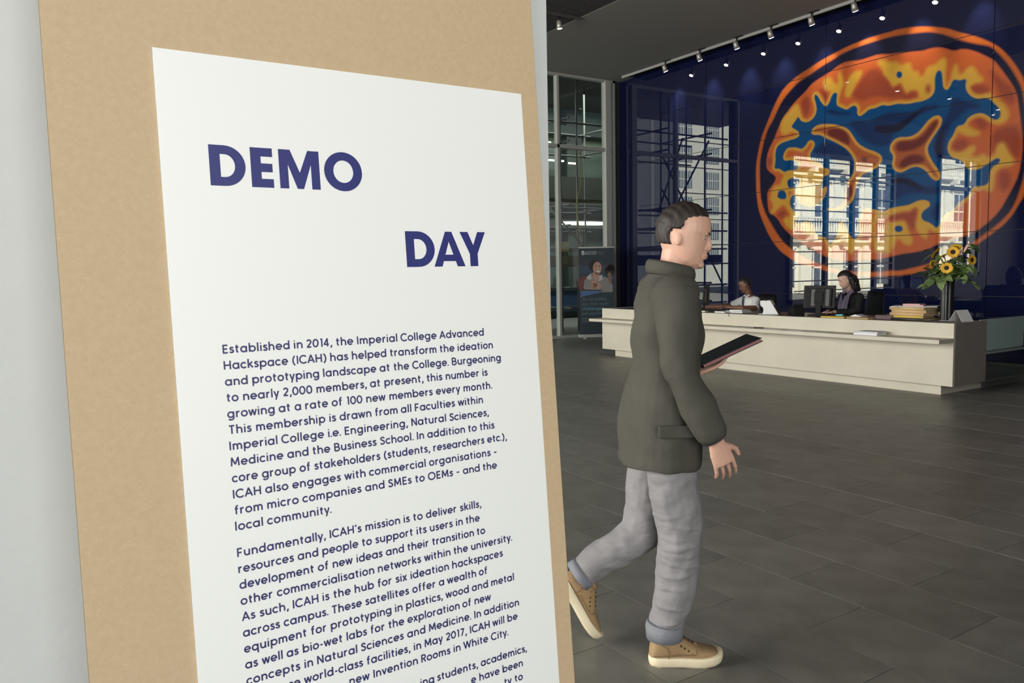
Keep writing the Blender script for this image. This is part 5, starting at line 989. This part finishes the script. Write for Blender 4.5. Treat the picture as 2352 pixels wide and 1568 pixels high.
# ---- seated people
def seated(loc, rz, label, skin, top, hairm, head_rot, arms, H=.232, male=True, sc_=1.0):
    e = person(loc, rz, label); z0 = .5
    TS = [((-.05, 0, z0), (.12, .17)), ((-.06, 0, z0+.12), (.105, .155)), ((-.05, 0, z0+.28), (.10, .15)), ((-.03, 0, z0+.42), (.105, .17)), ((-.03, 0, z0+.50), (.085, .16)), ((-.02, 0, z0+.545), (.055, .075)), ((0, 0, z0+.58), (.048, .05)), ((.02, 0, z0+.65), (.05, .052))]
    if not male: TS = [(p, (a*.92, b_*.90)) for p, (a, b_) in TS]
    T = Matrix.Translation((.015, 0, z0+.62)) @ head_rot
    b = MB().tube([p for p, r in TS], [r for p, r in TS], 18, hint=(1, 0, 0)); merge(b, head(T, H))
    for A, side in arms:
        b.tube(A[:4], [.052, .043, .037, .025], 10); hand(b, A[3], Vector(A[3])-Vector(A[2])+Vector((0, 0, -.05)), (0, 0, 1), side, .95, .35)
    for s in (-1, 1): b.tube([(-.03, s*.09, z0), (.22, s*.11, z0+.03), (.40, s*.11, z0+.0), (.42, s*.11, .3), (.42, s*.11, .09), (.52, s*.11, .04)], [.085, .08, .062, .052, .04, .035], 10)
    b.build('body', skin, e, RM(.006, 2)); face_bits(T, H, e, hairm, closed=True, lipc=mat('lips_red', (.40, .14, .12), .5) if not male else mat('lips_brown', (.17, .07, .05), .5))
    t = MB(); g = 1.10 if male else 1.12
    t.tube([p for p, r in TS[:6]], [(r[0]*g+.012, r[1]*g+.012) for p, r in TS[:6]], 22, hint=(1, 0, 0))
    for A, side in arms:
        t.ball(A[0], (.07, .066, .066))
        if male: t.tube([A[0], Vector(A[0]).lerp(Vector(A[1]), .5), Vector(A[0]).lerp(Vector(A[1]), .92)], [.066, .064, .066], 14)
        else: t.tube([A[0], A[1], A[2], Vector(A[2]).lerp(Vector(A[3]), .85)], [.062, .056, .052, .042], 14)
    t.build('shirt' if male else 'jacket', top, e, RM(.007, 4)+DISP('shirt_folds', .08, .012))
    tr_ = MB().tube([(-.06, 0, z0-.02), (-.06, 0, z0+.08)], [(.13, .18), (.125, .17)], 18, hint=(1, 0, 0))
    for s in (-1, 1): tr_.tube([(-.03, s*.09, z0), (.22, s*.11, z0+.03), (.40, s*.11, z0+.0), (.42, s*.11, .3), (.42, s*.11, .1)], [.098, .094, .078, .07, .062], 12)
    tr_.build('trousers', M_black, e, RM(.009, 4))
    for s in (-1, 1): MB().tube([(.36, s*.11, .05), (.42, s*.11, .06), (.52, s*.11, .045), (.60, s*.11, .03)], [(.04, .035), (.055, .045), (.04, .045), (.022, .03)], 12).build('shoe', M_black, e)
    return e, T, z0
M_skb = mat('skin_brown', (.17, .075, .042), .5); M_skw = mat('skin_light', (.60, .37, .27), .5); M_shirt = mat('white_shirt', (.74, .74, .72), .8, bump=.5, bscale=25); M_blk = mat('black_jacket', (.012, .012, .012), .85); M_hk = mat('black_hair', (.010, .008, .007), .55, bump=.6, bscale=90)
mrz = math.radians(164)
m_, T, z0 = seated((10.05, 8.56, .0), mrz, 'person in white short-sleeved shirt and navy tie seated writing at the desk', M_skb, M_shirt, M_hk, Matrix.Rotation(math.radians(-38), 4, 'Z') @ Matrix.Rotation(math.radians(20), 4, 'Y'),
  [([(-.03, -.175, .98), (.10, -.34, .89), (.28, -.50, .865), (.46, -.60, .865)], 1), ([(-.03, .175, .98), (.06, .26, .87), (.26, .24, .875), (.42, .02, .885)], -1)])
hair_cap(T, .232, M_hk, m_, thick=.03, jig=.015)
for s in (-1, 1): MB().prism([(0, 0), (.055, s*-.012), (.075, s*.02), (.045, s*.055), (0, s*.06)], 0, .004, Matrix.Translation((.02, s*.018, z0+.57)) @ Matrix.Rotation(math.radians(38), 4, 'Y')).build('collar', M_shirt, m_)
M_tie = mat('navy_tie', (.035, .025, .085), .6)
MB().tube([(.085, 0, z0+.545), (.10, 0, z0+.52)], [(.012, .016), (.010, .012)], 8).tube([(.10, 0, z0+.52), (.108, 0, z0+.40), (.105, .0, z0+.26), (.10, .0, z0+.22)], [(.006, .014), (.006, .024), (.006, .030), (.003, .006)], 8).build('tie', M_tie, m_)
MB().cbox(.098, .104, .055, .10, z0+.36, z0+.375, .001).build('badge', M_dgrey, m_)
MB().tube([(.37+.028*math.cos(a)*.3, .09+.028*math.sin(a)*.9, .882+.032*math.cos(a)) for a in [2*PI*k/16 for k in range(16)]], .007, 6, closed=True).build('watch', M_black, m_)
wrz = math.radians(166)
w_, T, z0 = seated((9.98, 6.72, .085), wrz, 'person in black jacket and lilac scarf seated typing at the desk', M_skw, M_blk, M_hk, Matrix.Rotation(math.radians(-20), 4, 'Z') @ Matrix.Rotation(math.radians(22), 4, 'Y'),
  [([(-.03, -.155, .98), (.03, -.20, .81), (.14, -.14, .775), (.32, -.06, .785)], 1), ([(-.03, .155, .98), (.03, .20, .81), (.14, .14, .775), (.32, .06, .785)], -1)], male=False)
hm = MB(); S = T @ Matrix.Scale(.232, 4)
def hfn(d, q): return q if (d.z > .36+.2*max(0, d.x) or d.x < .05) else q*.70
hm.ball((-.02, 0, .57), (.48, .40, .50), n=30, m=22, fn=hfn)
for k in range(34):
    a = PI*.5+PI*(k+.5)/34; rr = .36+.06*random.random(); x, y = rr*1.05*math.cos(a)-.05, rr*math.sin(a)
    pts = [(x, y, .62)]+[(x*1.05-.06+.05*math.sin(k*2.1+q*1.7), y*1.05+.05*math.cos(k*1.7+q*2.2), .62-.17*q-.03*random.random()) for q in range(1, 7)]
    hm.tube(pts, [.07, .085, .09, .085, .08, .06, .02], 8)
xf(hm, S).build('hair', M_hk, w_)
M_scarf = mat('lilac_scarf', (.36, .27, .42), .8, bump=.8, bscale=35, stretch=(4, 4, .6)); M_sc2 = mat('pale_scarf', (.46, .42, .50), .8, bump=.8, bscale=35, stretch=(4, 4, .6))
sf = MB()
for s in (-1, 1): sf.tube([(-.05, s*.05, z0+.60), (.02, s*.068, z0+.57), (.075, s*.055, z0+.50), (.115, s*.05, z0+.36), (.13, s*.055, z0+.22), (.14, s*.05, z0+.12)], [(.016, .025), (.018, .03), (.014, .034), (.012, .042), (.012, .048), (.008, .05)], 12)
sf.tube([(-.05, -.05, z0+.60), (-.065, 0, z0+.605), (-.05, .05, z0+.60)], .022, 10); sf.build('scarf', M_scarf, w_)
MB().tube([(.09, .03, z0+.50), (.132, .012, z0+.34), (.146, .015, z0+.14)], [(.008, .016), (.008, .022), (.006, .026)], 10).build('scarf_fold', M_sc2, w_)
MB().prism([(-.03, 0), (.03, 0), (.012, -.12), (-.012, -.12)], 0, .004, Matrix.Translation((.098, 0, z0+.53)) @ Matrix(((0, 0, 1, 0), (1, 0, 0, 0), (0, 1, 0, 0), (0, 0, 0, 1)))).build('top', mat('plum_top', (.03, .012, .04), .8), w_)
bpy.context.view_layer.update()
